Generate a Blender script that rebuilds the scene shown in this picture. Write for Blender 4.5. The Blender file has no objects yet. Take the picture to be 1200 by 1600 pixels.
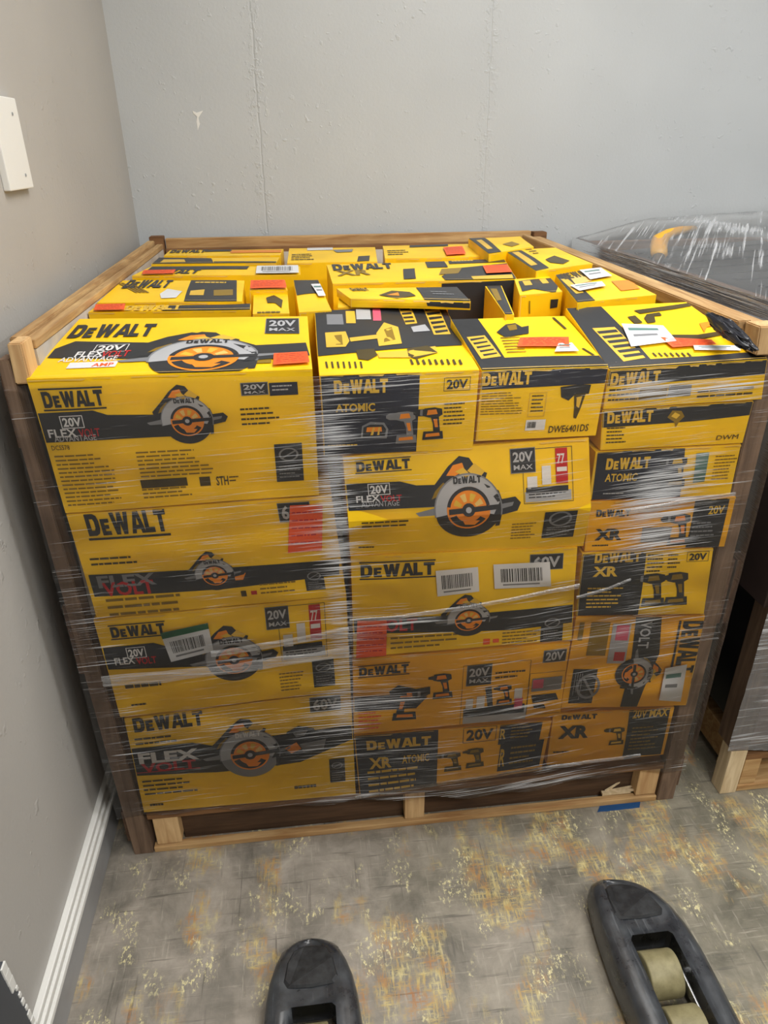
import bpy, bmesh, math, random
import numpy as np
from mathutils import Vector, Matrix, noise
from mathutils.geometry import tessellate_polygon
random.seed(7)
S = bpy.context.scene
COL = S.collection
PI = math.pi

# ------------------------------------------------------------------ camera
CAM = Vector((0.43867, -1.07404, 1.35362)); YAW, PITCH, ROLL, FPX = 0.110082, 0.476424, -0.0093093, 1106.0
fw = Vector((math.sin(YAW)*math.cos(PITCH), math.cos(YAW)*math.cos(PITCH), -math.sin(PITCH)))
_r = Vector((math.cos(YAW), -math.sin(YAW), 0)); _u = _r.cross(fw)
RT = _r*math.cos(ROLL) + _u*math.sin(ROLL); UP = -_r*math.sin(ROLL) + _u*math.cos(ROLL)
cd = bpy.data.cameras.new('camera'); cam = bpy.data.objects.new('camera', cd); COL.objects.link(cam)
m = Matrix((RT, UP, -fw)).transposed().to_4x4(); m.translation = CAM; cam.matrix_world = m
cd.sensor_fit = 'VERTICAL'; cd.sensor_height = 36.0; cd.lens = FPX/1600*36; cd.clip_start = 0.02
S.camera = cam
# ------------------------------------------------------------------ light and exposure
S.view_settings.view_transform = 'Standard'; S.view_settings.look = 'None'; S.view_settings.gamma = 1
S.view_settings.exposure = 0.5
w = bpy.data.worlds.new('world'); S.world = w; w.use_nodes = True
w.node_tree.nodes['Background'].inputs[0].default_value = (0.75, 0.8, 0.85, 1)
w.node_tree.nodes['Background'].inputs[1].default_value = 0.3
def area(name, loc, sx, sy, power, col, tgt=None):
    d = bpy.data.lights.new(name, 'AREA'); d.shape = 'RECTANGLE'; d.size = sx; d.size_y = sy; d.energy = power; d.color = col
    o = bpy.data.objects.new(name, d); o.location = loc; COL.objects.link(o)
    if tgt is not None: o.rotation_euler = (Vector(tgt)-Vector(loc)).to_track_quat('-Z', 'Y').to_euler()
    return o
area('tube_light', (1.15, 0.10, 2.56), 1.2, 0.5, 17, (1.0, 0.98, 0.95))
area('tube_light', (1.25, -1.9, 2.56), 1.2, 0.5, 31, (1.0, 0.98, 0.95))
area('tube_light', (3.2, -0.6, 2.56), 1.2, 0.5, 16, (0.92, 0.96, 1.0))

# ------------------------------------------------------------------ projection helpers
def ray(px, py): return (fw*FPX + RT*(px-600) - UP*(py-800))
def at(px, py, axis, val):
    d = ray(px, py); return CAM + d*((val-CAM[axis])/d[axis])
def proj(P):
    d = P-CAM; z = d.dot(fw); return (600+FPX*d.dot(RT)/z, 800-FPX*d.dot(UP)/z)

# ------------------------------------------------------------------ materials
def srgb(r, g, b):
    f = lambda c: (c/255/12.92 if c/255 <= .04045 else ((c/255+.055)/1.055)**2.4)
    return (f(r), f(g), f(b), 1)
class NT:
    def __init__(s, name):
        s.m = bpy.data.materials.new(name); s.m.use_nodes = True; s.t = s.m.node_tree; s.t.nodes.clear()
        s.out = s.n('ShaderNodeOutputMaterial')
    def n(s, typ, **kw):
        x = s.t.nodes.new(typ)
        for k, v in kw.items(): setattr(x, k, v)
        return x
    def l(s, a, b): s.t.links.new(a, b)
    def val(s, sock, v):
        if hasattr(v, 'bl_idname') or isinstance(v, bpy.types.NodeSocket): s.l(v, sock)
        else: sock.default_value = v
    def coord(s, scale=(1, 1, 1), loc=(0, 0, 0), rot=(0, 0, 0), kind='Object'):
        tc = s.n('ShaderNodeTexCoord'); mp = s.n('ShaderNodeMapping'); s.l(tc.outputs[kind], mp.inputs[0])
        mp.inputs['Scale'].default_value = scale; mp.inputs['Location'].default_value = loc; mp.inputs['Rotation'].default_value = rot
        return mp.outputs[0]
    def pos(s, scale=(1, 1, 1), loc=(0, 0, 0), rot=(0, 0, 0)):
        g = s.n('ShaderNodeNewGeometry'); mp = s.n('ShaderNodeMapping'); s.l(g.outputs['Position'], mp.inputs[0])
        mp.inputs['Scale'].default_value = scale; mp.inputs['Location'].default_value = loc; mp.inputs['Rotation'].default_value = rot
        return mp.outputs[0]
    def noise(s, vec, scale, detail=3, rough=.5, dist=0):
        x = s.n('ShaderNodeTexNoise'); s.l(vec, x.inputs['Vector']); x.inputs['Scale'].default_value = scale
        x.inputs['Detail'].default_value = detail; x.inputs['Roughness'].default_value = rough; x.inputs['Distortion'].default_value = dist
        return x.outputs[0]
    def ramp(s, fac, stops, interp='LINEAR'):
        x = s.n('ShaderNodeValToRGB'); s.l(fac, x.inputs[0]); e = x.color_ramp.elements; x.color_ramp.interpolation = interp
        while len(e) < len(stops): e.new(0.5)
        for i, (p, c) in enumerate(stops):
            e[i].position = p; e[i].color = c if len(c) == 4 else (*c, 1)
        return x.outputs[0]
    def r01(s, fac, a, b, lo=0., hi=1.):
        x = s.n('ShaderNodeMapRange'); s.l(fac, x.inputs[0]); x.inputs[1].default_value = a; x.inputs[2].default_value = b
        x.inputs[3].default_value = lo; x.inputs[4].default_value = hi; return x.outputs[0]
    def math(s, op, a, b=0.0):
        x = s.n('ShaderNodeMath', operation=op); s.val(x.inputs[0], a); s.val(x.inputs[1], b); return x.outputs[0]
    def mix(s, f, a, b, mode='MIX'):
        x = s.n('ShaderNodeMix', data_type='RGBA', blend_type=mode); s.val(x.inputs[0], f); s.val(x.inputs[6], a); s.val(x.inputs[7], b); return x.outputs[2]
    def bump(s, h, strength=.2, dist=.002):
        x = s.n('ShaderNodeBump'); s.l(h, x.inputs['Height']); x.inputs['Strength'].default_value = strength; x.inputs['Distance'].default_value = dist; return x.outputs[0]
    def bsdf(s, col, rough=.5, metal=0, normal=None, spec=.5, coat=0):
        x = s.n('ShaderNodeBsdfPrincipled'); s.val(x.inputs['Base Color'], col); s.val(x.inputs['Roughness'], rough); x.inputs['Metallic'].default_value = metal
        x.inputs['Specular IOR Level'].default_value = spec; x.inputs['Coat Weight'].default_value = coat
        if normal is not None: s.l(normal, x.inputs['Normal'])
        return x.outputs[0]
    def done(s, sh): s.l(sh, s.out.inputs[0]); return s.m

M = {}
def card(name, rgb, rough=.42, var=.08, spec=.4):
    t = NT(name); p = t.pos(); n = t.noise(p, 9, 4); n2 = t.noise(p, 60, 2)
    c = t.mix(t.r01(n, .35, .7), srgb(*rgb), srgb(*[max(0, v*(1-var)) for v in rgb]))
    M[name] = t.done(t.bsdf(c, rough, normal=t.bump(n2, .08, .001), spec=spec)); return M[name]
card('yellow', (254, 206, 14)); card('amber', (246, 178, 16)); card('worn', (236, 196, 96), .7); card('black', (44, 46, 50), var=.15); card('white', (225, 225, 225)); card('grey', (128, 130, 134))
card('silver', (176, 178, 182)); card('red', (190, 34, 38)); card('orange', (240, 142, 32)); card('ink', (74, 62, 26), var=.2)
card('gold', (226, 184, 60)); card('sticker', (244, 96, 42), .5); card('label', (226, 228, 232), .4); card('green', (20, 96, 60))
card('kraft', (206, 150, 60), .7); card('teal', (92, 130, 124)); card('pale', (232, 196, 110)); card('navy', (38, 42, 56))
card('pink', (214, 92, 120)); card('olive', (140, 112, 24))

def wood(name, a, b, axis=0, rough=.75, scale=1.0):
    t = NT(name); sc = [22, 22, 22]; sc[axis] = 1.6
    p = t.pos(tuple(v*scale for v in sc)); n = t.noise(p, 3, 5, .6, .8); p2 = t.pos(); n2 = t.noise(p2, 5, 3)
    c = t.mix(t.r01(n, .3, .7), srgb(*a), srgb(*b)); c = t.mix(t.math('MULTIPLY', t.r01(n2, .45, .75), .45), c, srgb(*[v*.72 for v in b]))
    M[name] = t.done(t.bsdf(c, rough, normal=t.bump(n, .35, .002), spec=.25))
wood('wood_x', (206, 172, 122), (158, 116, 72), 0); wood('wood_y', (206, 174, 124), (150, 112, 72), 1); wood('wood_z', (138, 114, 94), (98, 80, 66), 2)
wood('pine_z', (224, 190, 140), (184, 142, 96), 2); wood('brown_y', (110, 86, 68), (74, 54, 42), 1); wood('brown_x', (150, 110, 72), (100, 70, 46), 0)
wood('inner_wood', (98, 74, 54), (66, 50, 38), 0)
wood('pale_pine', (232, 212, 176), (190, 164, 124), 2)
t = NT('panel_inside'); n = t.noise(t.pos(), 14, 4)
M['panel'] = t.done(t.bsdf(t.mix(t.r01(n, .3, .7), srgb(206, 200, 192), srgb(176, 168, 158)), .8, spec=.2))

# painted wall, lumpy with filled seams
def wallmat(name, rgb, seams=(), warm=None):
    t = NT(name); p = t.pos()
    n = t.noise(p, 2.2, 3); c = t.mix(t.r01(n, .3, .75), srgb(*rgb), srgb(*[v*.95 for v in rgb]))
    small = t.noise(p, 120, 2, .6); mid = t.noise(p, 30, 3, .6)
    lump = t.math('MULTIPLY', t.r01(t.noise(p, 55, 2, .5), .63, .72), t.r01(t.noise(p, 6, 2), .48, .62))
    h = t.math('ADD', t.math('MULTIPLY', small, .22), t.math('MULTIPLY', mid, .35)); h = t.math('ADD', h, lump)
    g = t.n('ShaderNodeNewGeometry'); sx = t.n('ShaderNodeSeparateXYZ'); t.l(g.outputs['Position'], sx.inputs[0])
    wob = t.math('MULTIPLY', t.math('SUBTRACT', t.noise(p, 12, 3), .5), .012)
    for x0, wd, dep in seams:
        d = t.math('ABSOLUTE', t.math('SUBTRACT', t.math('ADD', sx.outputs[0], wob), x0))
        line = t.r01(d, 0.0, wd, 1, 0); h = t.math('SUBTRACT', h, t.math('MULTIPLY', line, dep))
        near = t.r01(d, .0, .035, 1, 0)
        blob = t.r01(t.noise(p, 75, 3, .6), .52, .66); h = t.math('ADD', h, t.math('MULTIPLY', t.math('MULTIPLY', near, blob), 1.6*dep*.8))
    M[name] = t.done(t.bsdf(c, .48, normal=t.bump(h, .38, .004), spec=.35))
wallmat('wall_back_paint', (186, 190, 192), [(0.345, .004, 1.6), (1.03, .003, .9)])
wallmat('wall_left_paint', (176, 173, 168))
t = NT('ceiling_paint'); M['ceiling'] = t.done(t.bsdf(srgb(225, 225, 222), .8))
t = NT('trim_paint'); M['trim'] = t.done(t.bsdf(srgb(226, 226, 222), .35, normal=t.bump(t.noise(t.pos(), 50, 2), .1)))
t = NT('baseboard_paint'); M['base'] = t.done(t.bsdf(t.mix(t.r01(t.noise(t.pos(), 6, 4), .4, .7), srgb(150, 150, 150), srgb(124, 122, 120)), .5))
t = NT('dark_paint'); n = t.noise(t.pos(), 40, 4, .6)
M['darkpaint'] = t.done(t.bsdf(srgb(66, 70, 76), .5)); 

# worn patterned vinyl floor
t = NT('floor_vinyl'); p = t.pos()
big = t.noise(p, 2.2, 3, .55); mid = t.noise(t.pos((1, 1, 1), (3, 1, 0)), 9, 6, .65, .4)
c = t.ramp(mid, [(.28, srgb(96, 92, 84)), (.45, srgb(132, 126, 116)), (.58, srgb(154, 146, 135)), (.75, srgb(176, 168, 156))])
sx = t.n('ShaderNodeSeparateXYZ'); g = t.n('ShaderNodeNewGeometry'); t.l(g.outputs['Position'], sx.inputs[0])
green = t.r01(t.math('ADD', sx.outputs[0], t.math('MULTIPLY', t.math('SUBTRACT', big, .5), 1.2)), .45, 1.15)
c = t.mix(t.math('MULTIPLY', green, .75), c, t.mix(1.0, c, srgb(204, 206, 190), 'MULTIPLY'))
# weave of fine strokes in both directions
wx = t.noise(t.pos((10, 160, 1)), 1, 4, .7); wy = t.noise(t.pos((150, 12, 1), (5, 2, 0)), 1, 4, .7)
fine = t.math('MAXIMUM', wx, wy)
c = t.mix(t.math('MULTIPLY', t.r01(fine, .58, .74), .55), c, srgb(190, 182, 166))
dk = t.math('MULTIPLY', t.r01(t.math('MAXIMUM', t.noise(t.pos((5, 90, 1), (1, 9, 0)), 1, 3, .6), t.noise(t.pos((90, 5, 1), (7, 3, 0)), 1, 3, .6)), .62, .7), .7)
c = t.mix(dk, c, srgb(84, 80, 74))
# ochre and cream patches
sv = t.noise(t.pos((170, 26, 1), (3, 1, 0)), 1, 4, .75); sh = t.noise(t.pos((30, 150, 1), (8, 1, 0)), 1, 4, .75)
strokes = t.math('MAXIMUM', sv, t.math('SUBTRACT', sh, .03))
pn = t.noise(t.pos((8, 5, 1), (2.3, 4.1, 0)), 1, 4, .6, .2); pm = t.r01(t.math('ADD', pn, t.math('MULTIPLY', green, .03)), .52, .60)
frag = t.r01(strokes, .46, .60); pm = t.math('MULTIPLY', pm, frag)
oc = t.ramp(t.noise(t.pos((24, 24, 1), (6, 1, 0)), 1, 4), [(.36, srgb(206, 192, 136)), (.48, srgb(188, 164, 100)), (.58, srgb(178, 134, 76)), (.72, srgb(164, 108, 56))])
c = t.mix(t.math('MULTIPLY', pm, .85), c, oc)
cr = t.math('MULTIPLY', t.r01(t.noise(t.pos((15, 10, 1), (9, 9, 0)), 1, 3), .54, .62), t.r01(t.noise(t.pos((150, 80, 1)), 1, 4, .75), .54, .6))
c = t.mix(t.math('MULTIPLY', cr, .9), c, srgb(222, 212, 160))
tr = t.r01(t.noise(t.pos((7, 2.2, 1), (0, 0, 0), (0, 0, .5)), 1, 3, .5, 1.2), .6, .68)
c = t.mix(t.math('MULTIPLY', tr, .35), c, srgb(104, 100, 92))
M['floor'] = t.done(t.bsdf(c, t.r01(mid, .3, .7, .38, .6), normal=t.bump(t.math('ADD', fine, mid), .25, .0015), spec=.45))

t = NT('fork_paint'); p = t.pos(); n = t.noise(p, 25, 5, .65); sc = t.noise(t.pos((220, 14, 60)), 1, 3)
c = t.mix(t.r01(n, .4, .75), srgb(44, 46, 50), srgb(72, 76, 80)); c = t.mix(t.math('MULTIPLY', t.r01(sc, .6, .72), .35), c, srgb(120, 124, 128))
M['fork'] = t.done(t.bsdf(c, t.r01(n, .3, .7, .22, .4), normal=t.bump(n, .12, .001), spec=.6, coat=.3))
t = NT('fork_pad'); n = t.noise(t.pos((1, 1, 1)), 60, 4, .6); M['pad'] = t.done(t.bsdf(t.mix(t.r01(n, .4, .7), srgb(30, 31, 33), srgb(52, 54, 56)), .5, normal=t.bump(n, .2, .001)))
t = NT('roller'); n = t.noise(t.pos(), 40, 4, .6)
M['roller'] = t.done(t.bsdf(t.mix(t.r01(n, .3, .7), srgb(150, 142, 106), srgb(116, 108, 76)), .55))
t = NT('steel'); M['steel'] = t.done(t.bsdf(srgb(190, 192, 195), .25, 1.0))
t = NT('rubber'); M['rubber'] = t.done(t.bsdf(srgb(18, 18, 18), .6))
t = NT('black_bag'); n = t.noise(t.pos(), 60, 4, .6); M['bag'] = t.done(t.bsdf(srgb(30, 32, 40), .3, normal=t.bump(n, .25, .002)))
t = NT('black_plastic'); n = t.noise(t.pos((1, 1, 1)), 18, 3); M['case'] = t.done(t.bsdf(srgb(38, 39, 42), .45, normal=t.bump(n, .1)))
t = NT('tape'); M['tape'] = t.done(t.bsdf(srgb(46, 100, 158), .5))
t = NT('plastic_yellow'); M['tool_yellow'] = t.done(t.bsdf(srgb(236, 178, 20), .4))
t = NT('front_board'); n = t.noise(t.pos(), 10, 4); M['front_board'] = t.done(t.bsdf(t.mix(n, srgb(150, 126, 116), srgb(112, 92, 86)), .6))
t = NT('dark_board'); n = t.noise(t.pos(), 10, 4); M['dark_board'] = t.done(t.bsdf(t.mix(n, srgb(74, 60, 56), srgb(52, 42, 40)), .5))
def emis(name, s_):
    t = NT(name); e = t.n('ShaderNodeEmission'); e.inputs[0].default_value = (1, .98, .95, 1); e.inputs[1].default_value = s_; M[name] = t.done(e.outputs[0])
emis('diffuser', 4.0)

# stretch film: clear, milky where its layers bunch into streaks
def film(name, streaks, base=.05, amt=.8, lo=.6, hi=.72, dens=None, tint=(206, 208, 212), rough=.2, bumpd=.003, clear=(.97, .95, .93)):
    t = NT(name)
    sc, rot = streaks
    p = t.pos(sc, (0, 0, 0)) if not any(rot) else None
    if p is None:
        g = t.n('ShaderNodeNewGeometry'); a = t.n('ShaderNodeMapping'); t.l(g.outputs['Position'], a.inputs[0]); a.inputs['Rotation'].default_value = rot
        b = t.n('ShaderNodeMapping'); t.l(a.outputs[0], b.inputs[0]); b.inputs['Scale'].default_value = sc; p = b.outputs[0]
    s1 = t.noise(p, 1, 4, .62, .15)
    m2 = t.n('ShaderNodeMapping'); t.l(p, m2.inputs[0]); m2.inputs['Scale'].default_value = (2.1, 2.1, 2.6); m2.inputs['Location'].default_value = (4, 4, 4)
    s2 = t.noise(m2.outputs[0], 1, 2, .5, .1)
    reg = t.noise(t.pos((5, 5, 7)), 1, 2, .5)
    thr = t.r01(reg, .35, .68, .07, -.05)
    if dens:
        g = t.n('ShaderNodeNewGeometry'); x = t.n('ShaderNodeSeparateXYZ'); t.l(g.outputs['Position'], x.inputs[0])
        for (x0, wx_, z0, wz_, k) in dens:
            d1 = t.math('POWER', t.math('DIVIDE', t.math('SUBTRACT', x.outputs[0], x0), wx_), 2.0)
            d2 = t.math('POWER', t.math('DIVIDE', t.math('SUBTRACT', x.outputs[2], z0), wz_), 2.0)
            gss = t.math('EXPONENT', t.math('MULTIPLY', t.math('ADD', d1, d2), -1.0))
            thr = t.math('SUBTRACT', thr, t.math('MULTIPLY', gss, k))
    a1 = t.r01(t.math('SUBTRACT', s1, thr), lo, hi); a2 = t.r01(t.math('SUBTRACT', s2, thr), lo+.03, hi+.03)
    a = t.math('MAXIMUM', a1, t.math('MULTIPLY', a2, .7))
    fac = t.math('ADD', t.math('MULTIPLY', a, amt), base)
    bsdf = t.bsdf(srgb(*tint), rough, normal=t.bump(t.math('ADD', s1, t.math('MULTIPLY', s2, .5)), .6, bumpd), spec=.7)
    tr_ = t.n('ShaderNodeBsdfTransparent'); tr_.inputs[0].default_value = (*clear, 1)
    gl = t.n('ShaderNodeBsdfGlossy'); gl.inputs['Roughness'].default_value = .12; gl.inputs[0].default_value = (1, 1, 1, 1)
    t.l(t.bump(t.math('ADD', s1, s2), .45, bumpd), gl.inputs['Normal'])
    fr = t.n('ShaderNodeFresnel'); fr.inputs[0].default_value = 1.35
    mg = t.n('ShaderNodeMixShader'); t.l(t.math('MULTIPLY', fr.outputs[0], 1.0), mg.inputs[0]); t.l(tr_.outputs[0], mg.inputs[1]); t.l(gl.outputs[0], mg.inputs[2])
    mx = t.n('ShaderNodeMixShader'); t.l(fac, mx.inputs[0]); t.l(mg.outputs[0], mx.inputs[1]); t.l(bsdf, mx.inputs[2])
    M[name] = t.done(mx.outputs[0])
film('film_front', ((4.0, 4.0, 290), (0, .05, 0)), base=.015, amt=.88, lo=.622, hi=.71, tint=(222, 224, 228),
     dens=[(.474, .032, .65, .45, .12), (.06, .05, .6, .5, .02), (.60, .07, .60, .03, .12), (1.02, .08, .80, .11, .13), (1.05, .16, 1.0, .03, .18), (.47, .05, .85, .12, .06), (.5, .12, .17, .06, .08), (1.04, .05, .6, .2, .05), (.85, .4, .13, .014, .12), (.35, .2, .36, .16, .03)])
film('film_side', ((5, 5, 150), (0, .05, 0)), base=.12, amt=.4, lo=.60, hi=.8)
film('film_thin', ((5, 5, 150), (0, .05, 0)), base=.02, amt=.25, lo=.64, hi=.8)
film('film_far', ((3, 3, 110), (0, .04, 0)), base=.20, amt=.75, lo=.54, hi=.70)
film('film_far_top', ((1.4, 75, 0), (0, 0, -1.02)), base=.07, amt=.8, lo=.58, hi=.68, dens=[(1.66, .07, 1.2, .3, .12), (1.47, .05, 1.2, .3, .07)])
film('film_fold', ((9, 9, 260), (0, .0, 0)), base=.24, amt=.5, lo=.48, hi=.7, tint=(196, 196, 196))

# ------------------------------------------------------------------ mesh helpers
def mkobj(name, bm, mats, parent=None, loc=None, smooth=False):
    me = bpy.data.meshes.new(name)
    if loc is not None: bmesh.ops.translate(bm, verts=bm.verts, vec=-Vector(loc))
    bm.to_mesh(me); bm.free()
    for mm in (mats if isinstance(mats, (list, tuple)) else [mats]): me.materials.append(M[mm])
    if smooth:
        for f in me.polygons: f.use_smooth = True
    o = bpy.data.objects.new(name, me); COL.objects.link(o)
    if loc is not None: o.location = loc
    if parent is not None:
        o.parent = parent; o.location = Vector(loc or (0, 0, 0)) - parent.location
    return o
def child(name, bm, mats, parent, smooth=False):     # vertices in world space
    return mkobj(name, bm, mats, parent, loc=tuple(parent.location), smooth=smooth)
def empty(name, loc, label, cat, group=None):
    o = bpy.data.objects.new(name, None); COL.objects.link(o); o.location = loc; o.empty_display_size = .05; tag(o, label, cat, group); return o
def tag(o, label, cat, group=None):
    o['label'] = label; o['category'] = cat
    if group: o['group'] = group
    return o
def box(bm, a, b, bev=0.0, mi=0):
    r = bmesh.ops.create_cube(bm, size=1); vs = r['verts']
    for v in vs: v.co = Vector([(a[i]+b[i])/2 + v.co[i]*(b[i]-a[i]) for i in range(3)])
    if bev:
        es = list({e for v in vs for e in v.link_edges}); q = bmesh.ops.bevel(bm, geom=es, offset=bev, segments=2, affect='EDGES', profile=.6)
    return vs
def hexa(bm, c8, bev=0):                             # c8: 4 bottom ccw, 4 top ccw
    vs = [bm.verts.new(c) for c in c8]
    for f in ((3, 2, 1, 0), (4, 5, 6, 7), (0, 1, 5, 4), (1, 2, 6, 5), (2, 3, 7, 6), (3, 0, 4, 7)): bm.faces.new([vs[i] for i in f])
    if bev: bmesh.ops.bevel(bm, geom=list({e for v in vs for e in v.link_edges}), offset=bev, segments=2, affect='EDGES')
def struct(name, bm, mat):
    o = mkobj(name, bm, mat); o['kind'] = 'structure'; return o
def tube(bm, pts, rad, seg=8, flat=1.0, cap=True):
    pts = [Vector(p) for p in pts]; rings = []
    for i, p in enumerate(pts):
        d = (pts[min(i+1, len(pts)-1)]-pts[max(i-1, 0)]).normalized()
        a = d.orthogonal() if abs(d.z) > .95 else Vector((0, 0, 1)).cross(d).normalized()
        b = d.cross(a).normalized(); r = rad[i] if isinstance(rad, (list, tuple)) else rad
        rings.append([bm.verts.new(p + a*math.cos(2*PI*k/seg)*r + b*math.sin(2*PI*k/seg)*r*flat) for k in range(seg)])
    for i in range(len(rings)-1):
        for k in range(seg): bm.faces.new((rings[i][k], rings[i][(k+1) % seg], rings[i+1][(k+1) % seg], rings[i+1][k]))
    if cap: bm.faces.new(rings[0][::-1]); bm.faces.new(rings[-1])
def cyl(bm, a, b, r, seg=24, bev=0.0):
    a, b = Vector(a), Vector(b)
    if bev: d = (b-a).normalized(); tube(bm, [a, a+d*bev*.3, a+d*bev, b-d*bev, b-d*bev*.3, b], [r-bev, r-bev*.3, r, r, r-bev*.3, r-bev], seg)
    else: tube(bm, [a, b], r, seg)

# ------------------------------------------------------------------ lettering
def _glyphs():
    G = {}
    G['D'] = (.98, [[(0, 0), (0, 1), (.58, 1), (.82, .9), (.92, .68), (.92, .32), (.82, .1), (.58, 0)], [(.3, .24), (.52, .24), (.6, .36), (.6, .64), (.52, .76), (.3, .76)]])
    G['e'] = (.70, [[(0, 0), (0, .74), (.62, .74), (.62, .56), (.27, .56), (.27, .46), (.56, .46), (.56, .29), (.27, .29), (.27, .18), (.64, .18), (.64, 0)]])
    G['W'] = (1.34, [[(0, 1), (.31, 1), (.42, .46), (.53, 1), (.80, 1), (.91, .46), (1.02, 1), (1.32, 1), (1.08, 0), (.78, 0), (.665, .5), (.55, 0), (.25, 0)]])
    G['A'] = (1.05, [[(0, 0), (.34, 1), (.70, 1), (1.04, 0), (.73, 0), (.68, .18), (.36, .18), (.31, 0)], [(.42, .38), (.62, .38), (.52, .74)]])
    G['L'] = (.76, [[(0, 0), (0, 1), (.3, 1), (.3, .24), (.72, .24), (.72, 0)]])
    G['T'] = (.86, [[(0, 1), (.86, 1), (.86, .75), (.58, .75), (.58, 0), (.28, 0), (.28, .75), (0, .75)]])
    return G
GL = _glyphs()
def tri(polys):
    vs = [Vector((x, y, 0)) for pl in polys for (x, y) in pl]
    return [(v.x, v.y) for v in vs], tessellate_polygon([[Vector((x, y, 0)) for x, y in pl] for pl in polys])
def logo():
    V, F, x = [], [], 0
    for ch in 'DeWALT':
        wd, pl = GL[ch]; vs, fs = tri([[(px_+x, py_) for px_, py_ in q] for q in pl])
        F += [tuple(i+len(V) for i in f) for f in fs]; V += vs; x += wd + (-.04 if ch == 'A' else .05)
    mx = max(v[0] for v in V); return [(a/mx, b) for a, b in V], F
_T = {'@LOGO': logo()}
def textmesh(s_, bold=.02):
    k = (s_, bold)
    if s_ == '@LOGO': return _T[s_]
    if k in _T: return _T[k]
    c = bpy.data.curves.new('t', 'FONT'); c.body = s_; c.size = 1; c.offset = bold; c.resolution_u = 2; c.fill_mode = 'BOTH' if hasattr(c, 'fill_mode') else c.fill_mode
    o = bpy.data.objects.new('t', c); me = bpy.data.meshes.new_from_object(o)
    V = [(v.co.x, v.co.y) for v in me.vertices]; F = [tuple(p_.vertices) for p_ in me.polygons]
    bpy.data.objects.remove(o); bpy.data.curves.remove(c); bpy.data.meshes.remove(me)
    x0 = min(v[0] for v in V); x1 = max(v[0] for v in V); y0 = min(v[1] for v in V); y1 = max(v[1] for v in V)
    _T[k] = ([((a-x0)/(x1-x0), (b-y0)/(y1-y0)) for a, b in V], F); return _T[k]

# ------------------------------------------------------------------ a face of a carton: surface function and painter
class Face:
    def __init__(s, TL, TR, BR, BL, bulge=.002, nu=8, nv=5, fold=0, foldv=.57, jit=.0012):
        s.c = [Vector(q) for q in (TL, TR, BR, BL)]; s.bulge, s.nu, s.nv, s.fold, s.fv, s.jit = bulge, nu, nv, fold, foldv, jit
        s.n = (s.c[1]-s.c[0]).cross(s.c[0]-s.c[3]).normalized(); s.W = (s.c[1]-s.c[0]).length; s.H = (s.c[3]-s.c[0]).length
    def P(s, u, v, off=0):
        a, b, c, d = s.c; q = (a*(1-u)+b*u)*(1-v) + (d*(1-u)+c*u)*v
        h = s.bulge*math.sin(PI*min(max(u, 0), 1))*math.sin(PI*min(max(v, 0), 1))
        if s.fold: h += s.fold*(v/s.fv if v < s.fv else (1-v)/(1-s.fv))
        j = noise.noise_vector(q*7.0)*s.jit
        return q + j + s.n*(h+off)
    def uv(s, x, y):                                  # photograph point -> (u, v) on this face
        u = v = .5
        for _ in range(12):
            p0 = proj(s.P(u, v)); e = 1e-3; pu = proj(s.P(u+e, v)); pv = proj(s.P(u, v+e))
            a, b, c, d = (pu[0]-p0[0])/e, (pv[0]-p0[0])/e, (pu[1]-p0[1])/e, (pv[1]-p0[1])/e
            det = a*d-b*c
            if abs(det) < 1e-9: break
            rx, ry = x-p0[0], y-p0[1]; u += (d*rx-b*ry)/det; v += (a*ry-c*rx)/det
            u = min(max(u, -.6), 1.6); v = min(max(v, -.6), 1.6)
        return u, v
    def body(s, bm, mi=0):
        g = [[bm.verts.new(s.P(i/s.nu, j/s.nv)) for i in range(s.nu+1)] for j in range(s.nv+1)]
        for j in range(s.nv):
            for i in range(s.nu):
                f = bm.faces.new((g[j+1][i], g[j+1][i+1], g[j][i+1], g[j][i])); f.material_index = mi

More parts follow.
